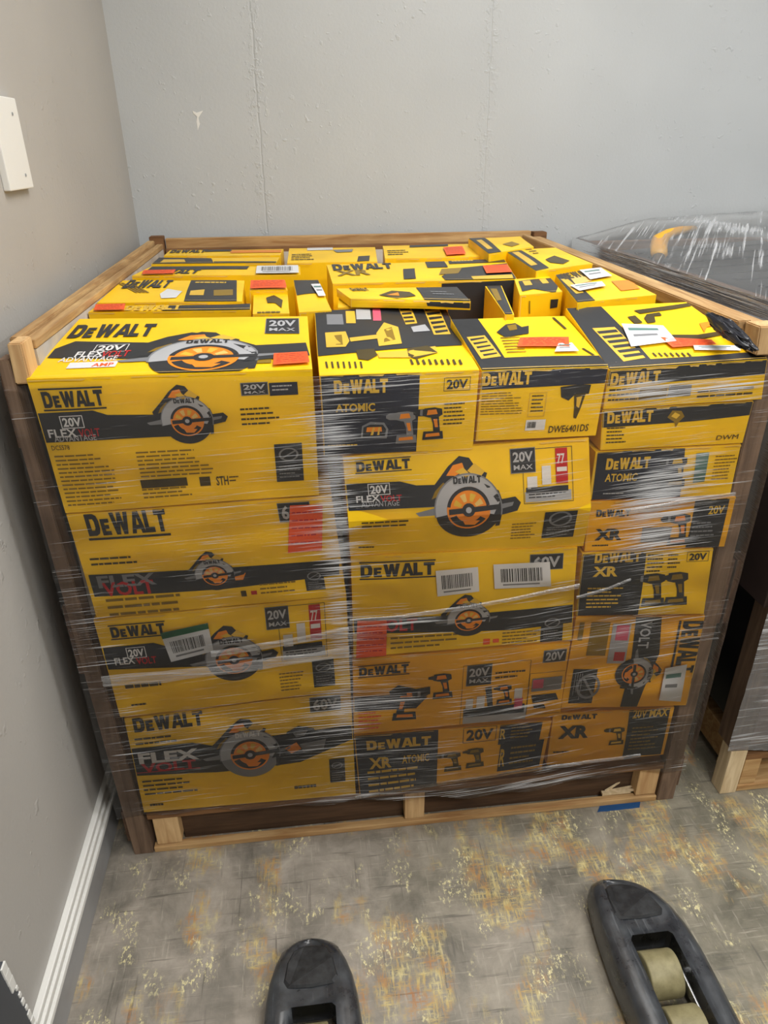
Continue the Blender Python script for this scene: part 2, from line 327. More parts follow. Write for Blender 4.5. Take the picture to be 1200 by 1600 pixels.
class Paint:                                          # printed artwork laid on a face as thin flat polygons
    def __init__(s, face): s.f = face; s.items = []; s.rot = 0
    def R(s, u, v):                                   # artwork turned on the face
        if s.rot == 90: return (1-v, u)
        if s.rot == 180: return (1-u, 1-v)
        if s.rot == 270: return (v, 1-u)
        return (u, v)
    @property
    def asp(s): return s.f.W/s.f.H if s.rot in (0, 180) else s.f.H/s.f.W
    def poly(s, pts, mat, lay=1, holes=None):
        vs, fs = tri([pts]+(holes or [])); s.items.append(([s.R(*q) for q in vs], fs, mat, lay))
    def rect(s, u0, v0, u1, v1, mat, lay=1): s.poly([(u0, v0), (u1, v0), (u1, v1), (u0, v1)], mat, lay)
    def frame(s, u0, v0, u1, v1, mat, th=.006, lay=2):
        tv = th*s.asp
        s.rect(u0, v0, u1, v0+tv, mat, lay); s.rect(u0, v1-tv, u1, v1, mat, lay); s.rect(u0, v0+tv, u0+th, v1-tv, mat, lay); s.rect(u1-th, v0+tv, u1, v1-tv, mat, lay)
    def text(s, txt, u0, v0, u1, v1, mat, lay=3, bold=.02, slant=0, arc=0):
        V, F = textmesh(txt, bold)
        s.items.append(([s.R(u0+(a + slant*b*.2)*(u1-u0), v1-b*(v1-v0) - arc*math.sin(PI*a)) for a, b in V], F, mat, lay))
    def logo(s, u0, v0, u1, v1, mat, rules=False, lay=3):
        s.text('@LOGO', u0, v0, u1, v1, mat, lay)
        if rules:
            h = v1-v0; s.rect(u0-.005, v0-h*.2, u1+.005, v0-h*.1, mat, lay); s.rect(u0-.005, v1+h*.1, u1+.005, v1+h*.2, mat, lay)
    def lines(s, u0, v0, u1, v1, n, mat, lay=2, fill=.36, seed=0):
        rnd = random.Random(seed+int(u0*1000)); h = (v1-v0)/n
        for i in range(n):
            u = u0; end = u1 - rnd.random()*.35*(u1-u0)
            while u < end:
                wd = (u1-u0)*rnd.uniform(.06, .2); s.rect(u, v0+i*h, min(u+wd, end), v0+i*h+h*fill, mat, lay); u += wd + (u1-u0)*.02
    def barcode(s, u0, v0, u1, v1, mat='black', lay=3, seed=3):
        rnd = random.Random(seed); u = u0
        while u < u1: wd = rnd.choice((.008, .014, .02, .03))*(u1-u0); s.rect(u, v0, min(u+wd, u1), v1, mat, lay); u += wd+rnd.choice((.01, .014, .02))*(u1-u0)
    def badge(s, txt, u0, v0, u1, v1, dark=True, sub=True, lay=2):
        if dark:
            s.rect(u0, v0, u1, v1, 'black', lay); s.frame(u0, v0, u1, v1, 'grey', .0025, lay+1)
        else: s.frame(u0, v0, u1, v1, 'black' if dark is False else 'white', .003, lay)
        c = 'silver' if dark else 'black'
        if dark is None: c = 'white'
        w_, h_ = u1-u0, v1-v0
        s.text(txt, u0+w_*.1, v0+h_*.14, u1-w_*.1, v0+h_*(.55 if sub else .86), c, lay+2, .03)
        if sub: s.text('MAX', u0+w_*.12, v0+h_*.66, u1-w_*.12, v0+h_*.86, c, lay+2, .01)
    # pictures -------------------------------------------------------
    def loc(s, cu, cv, r, flip=1):                    # unit picture space -> uv, y up
        return lambda x, y: (cu + flip*x*r, cv - y*r*s.asp)
    def arc(s, L, a0, a1, r0, r1, mat, lay, n=22, sy=1):
        o = [L(math.cos(math.radians(a0+(a1-a0)*i/n))*r1, math.sin(math.radians(a0+(a1-a0)*i/n))*r1*sy) for i in range(n+1)]
        q = [L(math.cos(math.radians(a1-(a1-a0)*i/n))*r0, math.sin(math.radians(a1-(a1-a0)*i/n))*r0*sy) for i in range(n+1)] if r0 > 0 else [L(0, 0)]
        s.poly(o+q, mat, lay)
    def saw(s, cu, cv, r, big=False, flip=1):
        L = s.loc(cu, cv, r, flip); P = lambda pts, m_, l_: s.poly([L(*q) for q in pts], m_, l_)
        P([(-1.25, .15), (-1.32, .42), (-.95, .8), (-.55, 1.25), (-.2, 1.52), (.1, 1.45), (.3, 1.15), (.62, 1.0), (.5, .7), (-.3, .7), (-.8, .3)], 'black', 2)
        P([(-.62, 1.0), (-.4, 1.28), (-.12, 1.33), (-.05, 1.12), (-.35, .98)], 'orange', 3)
        P([(-1.1, .35), (-.98, .58), (-.72, .82), (-.6, .7), (-.85, .45)], 'olive', 3)
        P([(.02, 1.1), (.35, .85), (.55, 1.05), (.25, 1.3)], 'gold', 3)
        P([(-.35, 1.1), (.0, .9), (.1, 1.0), (-.1, 1.2)], 'gold', 4)
        s.arc(L, 168, 352, .55, 1.0, 'grey' if big else 'black', 3)
        s.arc(L, -12, 190, .66, 1.04, 'silver', 4); s.arc(L, -12, 190, 1.0, 1.04, 'grey', 5)
        s.arc(L, 0, 360, 0, .66, 'orange', 5, 30); s.arc(L, 10, 170, .56, .66, 'black', 6); s.arc(L, 200, 330, .4, .6, 'black', 6)
        for k in range(4): s.arc(L, 20+k*40, 42+k*40, .25, .48, 'gold' if k % 2 else 'pale', 6, 6)
        s.arc(L, 0, 360, 0, .2, 'black', 7, 14); s.arc(L, 0, 360, 0, .09, 'silver', 8, 10)
        P([(-.6, -.12), (.95, -.02), (.98, .12), (-.6, .04)], 'black', 6); P([(-.2, -.3), (.35, -.36), (.2, -.52), (-.1, -.5)], 'orange', 7)
        P([(.72, -.25), (1.5, -.1), (1.62, .12), (1.45, .3), (1.0, .25)], 'black', 5); P([(1.0, -.02), (1.35, .05), (1.4, .16), (1.02, .12)], 'grey', 6)
        P([(.5, .72), (.95, .5), (1.05, .2), (.98, -.6), (.85, -.62), (.88, .2)], 'black', 4)
        P([(-1.6, -.02), (-1.0, .1), (-.7, .05), (-.75, -.1), (-1.5, -.12)], 'grey', 3)
        a, b = L(-.42, .96), L(.42, .76); u0, u1 = sorted((a[0], b[0])); s.text('@LOGO', u0, a[1], u1, b[1], 'black' if not big else 'white', 7, 0, arc=0)
        if big:
            P([(1.15, .2), (1.3, .75), (1.7, .95), (2.2, .8), (2.35, .45), (2.0, .2), (1.8, -.3), (1.4, -.3)], 'black', 3); P([(1.2, .1), (1.6, .3), (1.75, .0), (1.4, -.15)], 'orange', 6)
            P([(1.7, .2), (2.6, .3), (2.5, -.1), (1.8, -.15)], 'grey', 4); P([(1.5, .7), (2.0, .75), (1.9, .55), (1.6, .5)], 'grey', 5)
    def drill(s, cu, cv, r, flip=1, impact=False, mats=('black', 'orange')):
        L = s.loc(cu, cv, r, flip); P = lambda pts, m_, l_: s.poly([L(*q) for q in pts], m_, l_); b_, y_ = mats
        P([(-.55, .5), (-.5, .95), (.1, 1.0), (.55, .9), (.6, .55), (.35, .4), (-.2, .4)], b_, 2); P([(-.35, .55), (-.3, .85), (.2, .88), (.3, .6)], y_, 3)
        if impact: P([(-.85, .6), (-.85, .78), (-.5, .85), (-.5, .55)], b_, 2)
        else: P([(-1.15, .62), (-1.15, .78), (-.95, .9), (-.5, .92), (-.5, .5), (-.95, .5)], b_, 2); P([(-.75, .55), (-.75, .88), (-.6, .9), (-.6, .52)], 'grey', 3)
        P([(-.12, .45), (.38, .45), (.5, -.45), (.1, -.5), (.05, 0)], b_, 2); P([(.05, .3), (.28, .3), (.36, -.2), (.18, -.2)], y_, 3)
        P([(-.5, -.45), (.65, -.45), (.72, -.95), (-.55, -.98)], b_, 3); P([(-.35, -.6), (.45, -.55), (.5, -.75), (-.38, -.8)], y_, 4)
    def battery(s, cu, cv, r):
        L = s.loc(cu, cv, r); P = lambda pts, m_, l_: s.poly([L(*q) for q in pts], m_, l_)
        P([(-1, -.5), (-.9, .4), (-.3, .7), (.7, .6), (1, .1), (.9, -.6)], 'grey', 2); P([(-.85, -.4), (-.8, .3), (-.3, .5), (.6, .45), (.85, .1), (.75, -.45)], 'black', 3)
        P([(-.6, -.05), (-.55, .3), (.5, .3), (.55, -.05)], 'orange', 4); P([(-.3, -.3), (-.1, .3), (.0, .3), (-.1, -.3)], 'gold', 5); P([(.2, -.3), (.3, .3), (.4, .3), (.35, -.3)], 'gold', 5)
    def warn(s, u0, v0, u1, v1):
        s.rect(u0, v0, u1, v1, 'black', 2); cu, cv = (u0+u1)/2, v0+(v1-v0)*.28; L = s.loc(cu, cv, (u1-u0)*.36)
        s.arc(L, 0, 360, .8, 1, 'grey', 3, sy=.75); s.poly([L(-.7, -.3), L(-.6, -.42), L(.7, .3), L(.6, .42)], 'grey', 4); s.lines(u0+(u1-u0)*.12, v0+(v1-v0)*.58, u1-(u1-u0)*.08, v1-(v1-v0)*.05, 4, 'grey', 3)
    def kit(s, u0, v0, u1, v1):                        # small accessory panel with a red value flash
        s.frame(u0, v0, u1, v1, 'black', .002, 2); w_, h_ = u1-u0, v1-v0
        s.rect(u0+w_*.03, v0+h_*.78, u1-w_*.04, v0+h_*.97, 'silver', 2); s.rect(u0+w_*.05, v0+h_*.7, u1-w_*.1, v0+h_*.8, 'black', 3)
        s.rect(u0+w_*.08, v0+h_*.5, u0+w_*.28, v0+h_*.72, 'white', 3); s.rect(u0+w_*.38, v0+h_*.32, u0+w_*.56, v0+h_*.66, 'white', 3)
        s.rect(u0+w_*.66, v0+h_*.02, u0+w_*.9, v0+h_*.66, 'red', 3); s.text('77', u0+w_*.69, v0+h_*.12, u0+w_*.84, v0+h_*.3, 'white', 4); s.rect(u0+w_*.68, v0+h_*.36, u0+w_*.88, v0+h_*.44, 'white', 4)
        s.lines(u0+w_*.1, v0+h_*.82, u1-w_*.1, v0+h_*.93, 2, 'black', 4)
    def build(s, bm, mats, base=.0007, step=.00028):
        f = s.f; fb = bmesh.new()
        for V, F, mat, lay in s.items:
            if mat not in mats: mats.append(mat)
            vv = [fb.verts.new((a, b, lay)) for a, b in V]
            for t_ in F:
                if len(set(t_)) < 3: continue
                try: fc = fb.faces.new([vv[i] for i in t_])
                except ValueError: continue
                fc.material_index = mats.index(mat)
        def cut(co, no, out=False):
            bmesh.ops.bisect_plane(fb, geom=fb.verts[:]+fb.edges[:]+fb.faces[:], plane_co=co, plane_no=no, clear_outer=out)
        cut((.004, 0, 0), (-1, 0, 0), True); cut((.996, 0, 0), (1, 0, 0), True); cut((0, .006, 0), (0, -1, 0), True); cut((0, .994, 0), (0, 1, 0), True)
        for i in range(1, f.nu): cut((i/f.nu, 0, 0), (1, 0, 0))
        for j in range(1, f.nv): cut((0, j/f.nv, 0), (0, 1, 0))
        mp = {v: bm.verts.new(f.P(v.co.x, v.co.y, base+step*v.co.z)) for v in fb.verts}
        for fc in fb.faces:
            vs = [mp[v] for v in fc.verts]
            nf = bm.faces.new(vs); nf.material_index = fc.material_index; nf.normal_update()
            if nf.normal.dot(f.n) < 0: nf.normal_flip()
        fb.free()

class Carton:
    """front quad and back quad, each TL TR BR BL"""
    def __init__(s, front, back, base='yellow', bulge=.002, fold=0, top='yellow', side=None, name='tool_carton', nu=8, nv=5, nt=5, topbulge=.002):
        s.f, s.b = [Vector(q) for q in front], [Vector(q) for q in back]; TL, TR, BR, BL = s.f; tl, tr, br, bl = s.b
        s.front = Face(TL, TR, BR, BL, bulge, nu, 7 if fold else nv, fold); s.top = Face(tl, tr, TR, TL, topbulge, nu, nt)
        s.left = Face(tl, TL, BL, bl, 0, nt, 7 if fold else nv); s.right = Face(TR, tr, br, BR, 0, nt, 7 if fold else nv); s.back = Face(tr, tl, bl, br, 0, nu, 3); s.bot = Face(BL, BR, br, bl, 0, nu, nt)
        s.mats = [base, side or base]; s.name = name; s.arts = {}; s.stick = []; s.worn = True
    def art(s, face='front'):
        if face not in s.arts: s.arts[face] = Paint(getattr(s, face))
        return s.arts[face]
    def build(s, label, group='tool cartons stacked in the open-front crate'):
        bm = bmesh.new()
        s.front.body(bm, 0); s.top.body(bm, 0); s.left.body(bm, 1); s.right.body(bm, 1); s.back.body(bm, 1); s.bot.body(bm, 1)
        bmesh.ops.remove_doubles(bm, verts=bm.verts, dist=.0004)
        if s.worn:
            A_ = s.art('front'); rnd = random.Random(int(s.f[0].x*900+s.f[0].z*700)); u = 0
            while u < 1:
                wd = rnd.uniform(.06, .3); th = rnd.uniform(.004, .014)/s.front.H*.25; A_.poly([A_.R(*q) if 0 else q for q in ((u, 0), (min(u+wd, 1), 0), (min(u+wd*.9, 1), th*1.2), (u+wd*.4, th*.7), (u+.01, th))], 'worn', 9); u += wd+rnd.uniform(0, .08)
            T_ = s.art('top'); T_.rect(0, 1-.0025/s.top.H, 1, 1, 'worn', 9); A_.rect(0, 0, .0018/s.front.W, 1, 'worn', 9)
        zb = min(q.z for q in s.f+s.b)
        for a in s.arts.values(): a.build(bm, s.mats)
        cen = sum(s.f+s.b, Vector())/8; cen.z = zb
        s.o = mkobj(s.name, bm, s.mats, loc=tuple(cen)); tag(s.o, label, 'box', group)
        for nm, lab, P_ in s.stick:
            b2 = bmesh.new(); mt = []; P_.build(b2, mt, base=.0042); c_ = child(nm, b2, mt, s.o); c_['label'] = lab
        return s.o
    def sticker(s, face, pts, kind, lab):              # pts: four photograph points TL TR BR BL
        F = getattr(s, face); q = [F.uv(*p_) for p_ in pts]; P_ = Paint(F)
        def m_(a, b): return tuple((q[0][i]*(1-a)+q[1][i]*a)*(1-b)+(q[3][i]*(1-a)+q[2][i]*a)*b for i in (0, 1))
        def r_(a0, b0, a1, b1, mt, ly): P_.poly([m_(a0, b0), m_(a1, b0), m_(a1, b1), m_(a0, b1)], mt, ly)
        if kind == 'orange':
            r_(0, 0, 1, 1, 'sticker', 1); rnd = random.Random(int(pts[0][0]))
            for i in range(5):
                a = .08
                while a < .85: wd = rnd.uniform(.05, .2); r_(a, .14+i*.16, min(a+wd, .92), .17+i*.16, 'red', 2); a += wd+.04
        elif kind == 'barcode' or kind == 'greenbar':
            r_(0, 0, 1, 1, 'label', 1); rnd = random.Random(int(pts[0][0])); a = .12; lo = .34 if kind == 'greenbar' else .2
            if kind == 'greenbar': r_(0, 0, 1, .2, 'green', 2)
            while a < .86: wd = rnd.choice((.008, .014, .022)); r_(a, lo, a+wd, .74, 'black', 2); a += wd+rnd.choice((.01, .016, .022))
            r_(.15, .82, .8, .88, 'grey', 2)
        elif kind == 'white':
            r_(0, 0, 1, 1, 'label', 1); r_(.1, .2, .8, .32, 'teal', 2); r_(.15, .5, .7, .6, 'grey', 2)
        s.stick.append(('sticker' if kind == 'orange' else 'shipping_label', lab, P_))
def pq(pts, axis, vals):                               # photograph points on a plane
    if not isinstance(vals, (list, tuple)): vals = [vals]*len(pts)
    return [at(x, y, axis, v) for (x, y), v in zip(pts, vals)]

# ================================================================== the room
WX, BY, CZ = -0.049, 1.325, 2.62
def slab(name, a, b, mat): bm = bmesh.new(); box(bm, a, b); return struct(name, bm, mat)
slab('floor', (WX-.1, -3.2, -.05), (4.2, BY+.1, 0), 'floor')
slab('wall_left', (WX-.1, -3.2, 0), (WX, BY+.1, CZ), 'wall_left_paint')
bm = bmesh.new(); box(bm, (WX-.1, BY, 0), (4.2, BY+.1, CZ)); struct('wall_back', bm, 'wall_back_paint')
slab('wall_right', (4.1, -3.2, 0), (4.2, BY, CZ), 'wall_left_paint')
slab('ceiling', (WX-.1, -3.2, CZ), (4.2, BY+.1, CZ+.05), 'ceiling')
slab('wall_front', (WX-.1, -3.3, 0), (4.2, -3.2, CZ), 'wall_left_paint')
bm = bmesh.new(); box(bm, (WX, -3.2, 0), (WX+.006, BY, .092), .002); struct('baseboard_left', bm, 'base')
bm = bmesh.new()
for z0, z1, x1 in ((.092, .104, .016), (.104, .113, .010), (.113, .127, .014), (.127, .135, .009), (.135, .148, .012)): box(bm, (WX, -3.2, z0), (WX+x1, BY, z1), .002)
struct('trim_1', bm, 'trim')
bm = bmesh.new(); box(bm, (WX, BY-.012, 0), (4.1, BY, .1), .002); struct('baseboard_back', bm, 'base')
# lamps on the ceiling
for x, y in ((1.15, .10), (1.25, -1.9), (3.2, -.6)):
    t_ = empty('ceiling_lamp', (x, y, CZ-.04), 'long fluorescent lamp fixed to the ceiling', 'lamp', 'fluorescent ceiling lamps')
    bm = bmesh.new(); box(bm, (x-.64, y-.29, CZ-.035), (x+.64, y+.29, CZ-.001), .004); child('housing', bm, 'trim', t_)
    bm = bmesh.new(); box(bm, (x-.6, y-.25, CZ-.042), (x+.6, y+.25, CZ-.0355)); child('diffuser', bm, 'diffuser', t_)

# white board screwed on the left wall
a, b, c, d = [at(x, y, 0, WX) for x, y in ((-25, 157), (22, 157), (42, 295), (10, 303))]
o_ = empty('wall_board', (WX, .37, 1.28), 'short white painted board screwed flat to the left wall', 'board')
bm = bmesh.new(); y0, y1, z0, z1 = .318, .418, 1.292, 1.434; box(bm, (WX, y0-.02, z0), (WX+.012, y1, z1), .002); child('board', bm, 'trim', o_)
for z in (z0+.022, z1-.025):
    bm = bmesh.new(); cyl(bm, (WX+.0115, .385, z), (WX+.0132, .385, z), .0028, 12); child('screw_head', bm, 'steel', o_)
# chipped paint on the back wall
bm = bmesh.new(); pts = [(301, 173), (307, 176), (317, 173), (313, 179), (310, 184), (312, 194), (309, 203), (307, 190), (308, 182), (302, 177)]
vs = [bm.verts.new(at(x, y, 1, BY-.0015)) for x, y in pts]; vb = [bm.verts.new(at(x, y, 1, BY-.0015)+Vector((0, .003, 0))) for x, y in pts]
bm.faces.new(vs[::-1]); n_ = len(pts)
for i in range(n_): bm.faces.new((vs[i], vs[(i+1) % n_], vb[(i+1) % n_], vb[i]))
o_ = mkobj('paint_chip', bm, 'trim', loc=(.17, BY-.0015, 1.4)); tag(o_, 'small white T-shaped chip in the grey back wall paint', 'chip')
# dark panel leaning at the left edge of the picture
o_ = empty('leaning_panel', (WX+.012, -.5, 0), 'dark grey painted panel with a chipped white edge against the left wall', 'panel')
bm = bmesh.new()
hexa(bm, [(WX+.001, -.80, .001), (WX+.018, -.80, .001), (WX+.018, -.402, .001), (WX+.001, -.402, .001), (WX+.001, -.80, .335), (WX+.012, -.80, .335), (WX+.012, -.418, .335), (WX+.001, -.418, .335)]); child('board', bm, 'darkpaint', o_)
bm = bmesh.new(); rnd = random.Random(4)
for k in range(16):
    z = .05+k*.018; y = -.403-(z/.335)*.015; s_ = rnd.uniform(.003, .008) if k < 13 else .012
    box(bm, (WX+.0125+.0045*(1-z/.335)-.001, y-s_, z-s_*.9), (WX+.0145+.0045*(1-z/.335), y+.0015, z+s_*1.1), .0006)
child('chipped_edge', bm, 'trim', o_)

# ================================================================== crate
CR = empty('pallet_crate', (.61, .62, 0), 'open-front wooden pallet crate packed full of yellow and black tool cartons', 'crate')
D = 1.285; H = 1.10
# pallet
PL = empty('pallet', (.61, .62, 0), '', ''); del PL['label'], PL['category']; PL.parent = CR; PL.location = (0, 0, 0)
def sub(name, bm, mat, par, base=(.61, .62, 0)):
    o = mkobj(name, bm, mat); o.parent = par
    off = Vector(base); me = o.data
    for v in me.vertices: v.co -= off
    return o
for x0, x1 in ((.060, .112), (.598, .642), (1.134, 1.182)):
    bm = bmesh.new(); box(bm, (x0, .004, .020), (x1, D-.03, .103), .002); sub('stringer', bm, 'pine_z' if x0 < 1 else 'pine_z', PL)
for y0, y1 in ((.0, .10), (.2, .29), (.42, .51), (.64, .73), (.86, .95), (1.15, 1.25)):
    bm = bmesh.new(); box(bm, (.052, y0, .103), (1.185, y1, .121), .0015); sub('deck_board', bm, 'brown_x', PL)
for y0, y1 in ((.0, .016), (.58, .67), (1.16, 1.25)):
    bm = bmesh.new(); box(bm, (.052, y0, .001), (1.185, y1, .0155), .0015); sub('bottom_board', bm, 'wood_x', PL)
for x0, x1 in ((.1125, .5975), (.6425, 1.1335)):
    bm = bmesh.new(); box(bm, (x0, .030, .002), (x1, .048, .101), .001); sub('cross_board', bm, 'inner_wood', PL)
# corner posts
def post(c, mat, h0=0.0):
    bm = bmesh.new(); hexa(bm, c, .0015); child('post', bm, mat, CR)
post([(.009, 0, .0), (.050, 0, 0), (.050, .036, 0), (.009, .036, 0), (-.008, 0, 1.082), (.0085, 0, 1.082), (.0085, .036, 1.082), (-.008, .036, 1.082)], 'wood_z')
post([(1.187, 0, 0), (1.228, 0, 0), (1.228, .036, 0), (1.187, .036, 0), (1.190, 0, 1.045), (1.224, 0, 1.045), (1.224, .036, 1.045), (1.190, .036, 1.045)], 'wood_z')
post([(0.0, D-.04, 0), (.04, D-.04, 0), (.04, D, 0), (0, D, 0), (-.004, D-.04, 1.12), (.036, D-.04, 1.12), (.036, D, 1.12), (-.004, D, 1.12)], 'brown_x')
post([(1.187, D-.04, 0), (1.228, D-.04, 0), (1.228, D, 0), (1.187, D, 0), (1.180, D-.04, 1.11), (1.222, D-.04, 1.11), (1.222, D, 1.11), (1.180, D, 1.11)], 'brown_x')
# light corner blocks at the front tops
bm = bmesh.new(); hexa(bm, [(.010, .0, 1.045), (.032, .0, 1.045), (.032, .045, 1.045), (.010, .045, 1.045), (.012, .0, 1.106), (.032, .0, 1.106), (.032, .045, 1.106), (.012, .045, 1.106)], .002); child('corner_block', bm, 'pine_z', CR)
bm = bmesh.new(); hexa(bm, [(1.166, -.012, 1.047), (1.228, -.012, 1.047), (1.228, .03, 1.047), (1.166, .03, 1.047), (1.162, -.012, 1.094), (1.226, -.012, 1.094), (1.226, .03, 1.094), (1.162, .03, 1.094)], .002); child('corner_block', bm, 'pine_z', CR)
# side panels (pale inside), rails and outside slats
for nm, x0, x1 in (('l', .022, .034), ('r', 1.190, 1.200)):
    bm = bmesh.new(); box(bm, (x0, .047, .125), (x1, D-.041, 1.085)); child('side_panel', bm, 'panel', CR)
bm = bmesh.new(); box(bm, (.042, D-.05, .125), (1.178, D-.041, 1.07)); child('back_panel', bm, 'panel', CR)
bm = bmesh.new(); hexa(bm, [(-.001, .046, 1.083), (.018, .046, 1.083), (.014, D-.045, 1.083), (-.008, D-.045, 1.083), (-.001, .046, 1.104), (.016, .046, 1.104), (.012, D-.045, 1.110), (-.008, D-.045, 1.110)], .002); child('top_rail', bm, 'wood_y', CR)
bm = bmesh.new(); box(bm, (.0175, .046, 1.086), (.0355, D-.045, 1.100), .002); child('top_rail', bm, 'wood_y', CR)
bm = bmesh.new(); hexa(bm, [(1.150, .032, 1.072), (1.176, .032, 1.072), (1.160, D-.045, 1.080), (1.140, D-.045, 1.080), (1.150, .032, 1.094), (1.176, .032, 1.094), (1.160, D-.045, 1.104), (1.140, D-.045, 1.104)], .002); child('top_rail', bm, 'wood_y', CR)
bm = bmesh.new(); hexa(bm, [(1.178, .032, 1.060), (1.205, .032, 1.060), (1.200, D-.045, 1.060), (1.165, D-.045, 1.060), (1.178, .032, 1.090), (1.205, .032, 1.090), (1.200, D-.045, 1.098), (1.165, D-.045, 1.098)], .002); child('top_rail', bm, 'wood_y', CR)
bm = bmesh.new(); box(bm, (.040, D-.022, 1.082), (1.176, D, 1.112), .002); child('top_rail', bm, 'wood_x', CR)
bm = bmesh.new(); box(bm, (.040, D-.040, 1.05), (1.176, D-.024, 1.085), .002); child('top_rail', bm, 'brown_x', CR)
for z0, z1, x in ((.94, 1.055, -.014), (.49, .64, -.012), (.03, .12, -.002)):
    bm = bmesh.new(); box(bm, (x, .012, z0), (x+.0105, D-.02, z1), .001); child('side_slat', bm, 'brown_y', CR)
for z0, z1 in ((.93, 1.05), (.49, .64), (.03, .12)):
    bm = bmesh.new(); box(bm, (1.2295, .012, z0), (1.240, D-.02, z1), .001); child('side_slat', bm, 'brown_y', CR)

# ================================================================== cartons, front stack
YF = -.004
def fcart(q, depth=.29, yf=YF, backtop=None, **kw):
    fr = pq(q, 1, yf)
    if backtop:                                        # photograph points of the rear top corners and their height
        bl_, br_ = [at(x, y, 2, z) for x, y, z in backtop]
        bk = [bl_, br_, Vector((br_.x, br_.y, fr[2].z)), Vector((bl_.x, bl_.y, fr[3].z))]
    else: bk = [p_+Vector((0, depth, 0)) for p_ in fr]
    for p_ in bk: p_.x = min(max(p_.x, .042), 1.184)
    return Carton(fr, bk, **kw)
def RR(A, x0, y0, x1, y1):
    a = A.f.uv(x0, y0); b = A.f.uv(x1, y1); return a[0], a[1], b[0], b[1]

# B1 top left: small saw, dark band
c = fcart([(41, 592), (488, 577), (499, 773), (103, 802)], backtop=[(108, 499, 1.084), (480, 494, 1.078)], bulge=.004)
A = c.art(); A.logo(*RR(A, 63, 612, 164, 633), 'black', True)
A.poly([A.f.uv(*q) for q in ((50, 646), (145, 641), (168, 648), (300, 648), (300, 680), (62, 692))], 'black', 1)
A.badge('20V', *RR(A, 92, 650, 133, 668), dark=None, sub=False, lay=2); A.text('FLEX', *RR(A, 74, 671, 122, 682), 'white', 3, .02); A.text('VOLT', *RR(A, 122, 670, 158, 681), 'red', 3, .01)
A.text('ADVANTAGE', *RR(A, 84, 681, 152, 687), 'silver', 3, .01)
u, v = A.f.uv(293, 657); A.saw(u, v, .092)
A.badge('20V', *RR(A, 375, 598, 420, 616), sub=True); u0, v0, u1, v1 = RR(A, 420, 598, 466, 616); A.rect(u0, v0, u1, v1, 'navy', 2); A.lines(u0+.01, v0+.02, u1-.01, v1-.02, 2, 'silver', 3)
A.lines(*RR(A, 375, 638, 445, 665), 4, 'ink'); A.text('DCS578', *RR(A, 80, 696, 110, 702), 'ink', 3, 0)
A.lines(*RR(A, 85, 712, 195, 788), 13, 'olive', seed=2); A.lines(*RR(A, 212, 706, 340, 742), 7, 'olive', seed=5); A.lines(*RR(A, 222, 764, 310, 776), 3, 'olive')
A.rect(*RR(A, 219, 750, 294, 758), 'ink', 2); A.rect(*RR(A, 311, 745, 330, 758), 'ink', 2); A.text('STH', *RR(A, 337, 744, 358, 757), 'ink', 2); A.lines(*RR(A, 358, 744, 374, 754), 2, 'ink')
A.warn(*RR(A, 428, 694, 475, 750))
T = c.art('top'); T.logo(*RR(T, 122, 509, 236, 526), 'black', False)
T.poly([T.f.uv(*q) for q in ((86, 546), (118, 534), (232, 536), (262, 527), (300, 520), (340, 524), (400, 540), (478, 536), (484, 556), (260, 562), (74, 560))], 'black', 1)
T.badge('20V', *RR(T, 152, 540, 196, 550), dark=None, sub=False, lay=2); T.text('FLEX', *RR(T, 122, 551, 160, 558), 'white', 3, .02); T.text('VOLT', *RR(T, 162, 550, 200, 558), 'red', 3, .02)
T.text('ADVANTAGE', *RR(T, 96, 560, 182, 564), 'white', 3, .01)
T.rect(*RR(T, 110, 568, 180, 574), 'label', 2); T.text('AMP', *RR(T, 146, 569, 176, 573), 'sticker', 3)
u, v = T.f.uv(318, 560); T.saw(u, v, .20)
T.badge('20V', *RR(T, 416, 499, 468, 522)); T.rect(*RR(T, 400, 558, 424, 568), 'olive', 2)
c.sticker('top', [(428, 556), (480, 553), (484, 570), (427, 574)], 'orange', 'orange sticker')
c.build('large yellow saw carton, top left of the front stack, flat saw picture on its lid')

# B2
c = fcart([(104, 804), (518, 775), (541, 931), (151, 965)], bulge=.003)
A = c.art(); A.logo(*RR(A, 130, 803, 264, 829), 'black', True); A.poly([A.f.uv(*q) for q in ((138, 898), (300, 890), (530, 874), (530, 898), (350, 920), (148, 932))], 'black', 1)
A.text('FLEX', *RR(A, 150, 900, 246, 912), 'grey', 3, .03); A.text('VOLT', *RR(A, 158, 910, 244, 926), 'red', 3, .03)
u, v = A.f.uv(336, 898); A.saw(u, v, .075)
A.poly([A.f.uv(*q) for q in ((362, 890), (385, 886), (400, 893), (428, 896), (428, 906), (392, 910), (366, 912))], 'black', 2); A.poly([A.f.uv(*q) for q in ((366, 896), (384, 894), (380, 905), (368, 906))], 'orange', 4)
A.lines(*RR(A, 140, 872, 216, 884), 2, 'ink'); A.lines(*RR(A, 165, 936, 320, 956), 3, 'olive'); A.lines(*RR(A, 405, 912, 468, 926), 3, 'olive'); A.badge('60V', *RR(A, 432, 786, 488, 812), sub=False)
A.rect(*RR(A, 376, 923, 386, 931), 'ink', 2); A.rect(*RR(A, 392, 923, 402, 928), 'red', 2); A.warn(*RR(A, 474, 892, 509, 920))
c.sticker('front', [(453, 788), (504, 786), (503, 858), (450, 862)], 'orange', 'orange sticker')
c.build('yellow saw carton second from top in the left stack, orange sticker on its right')

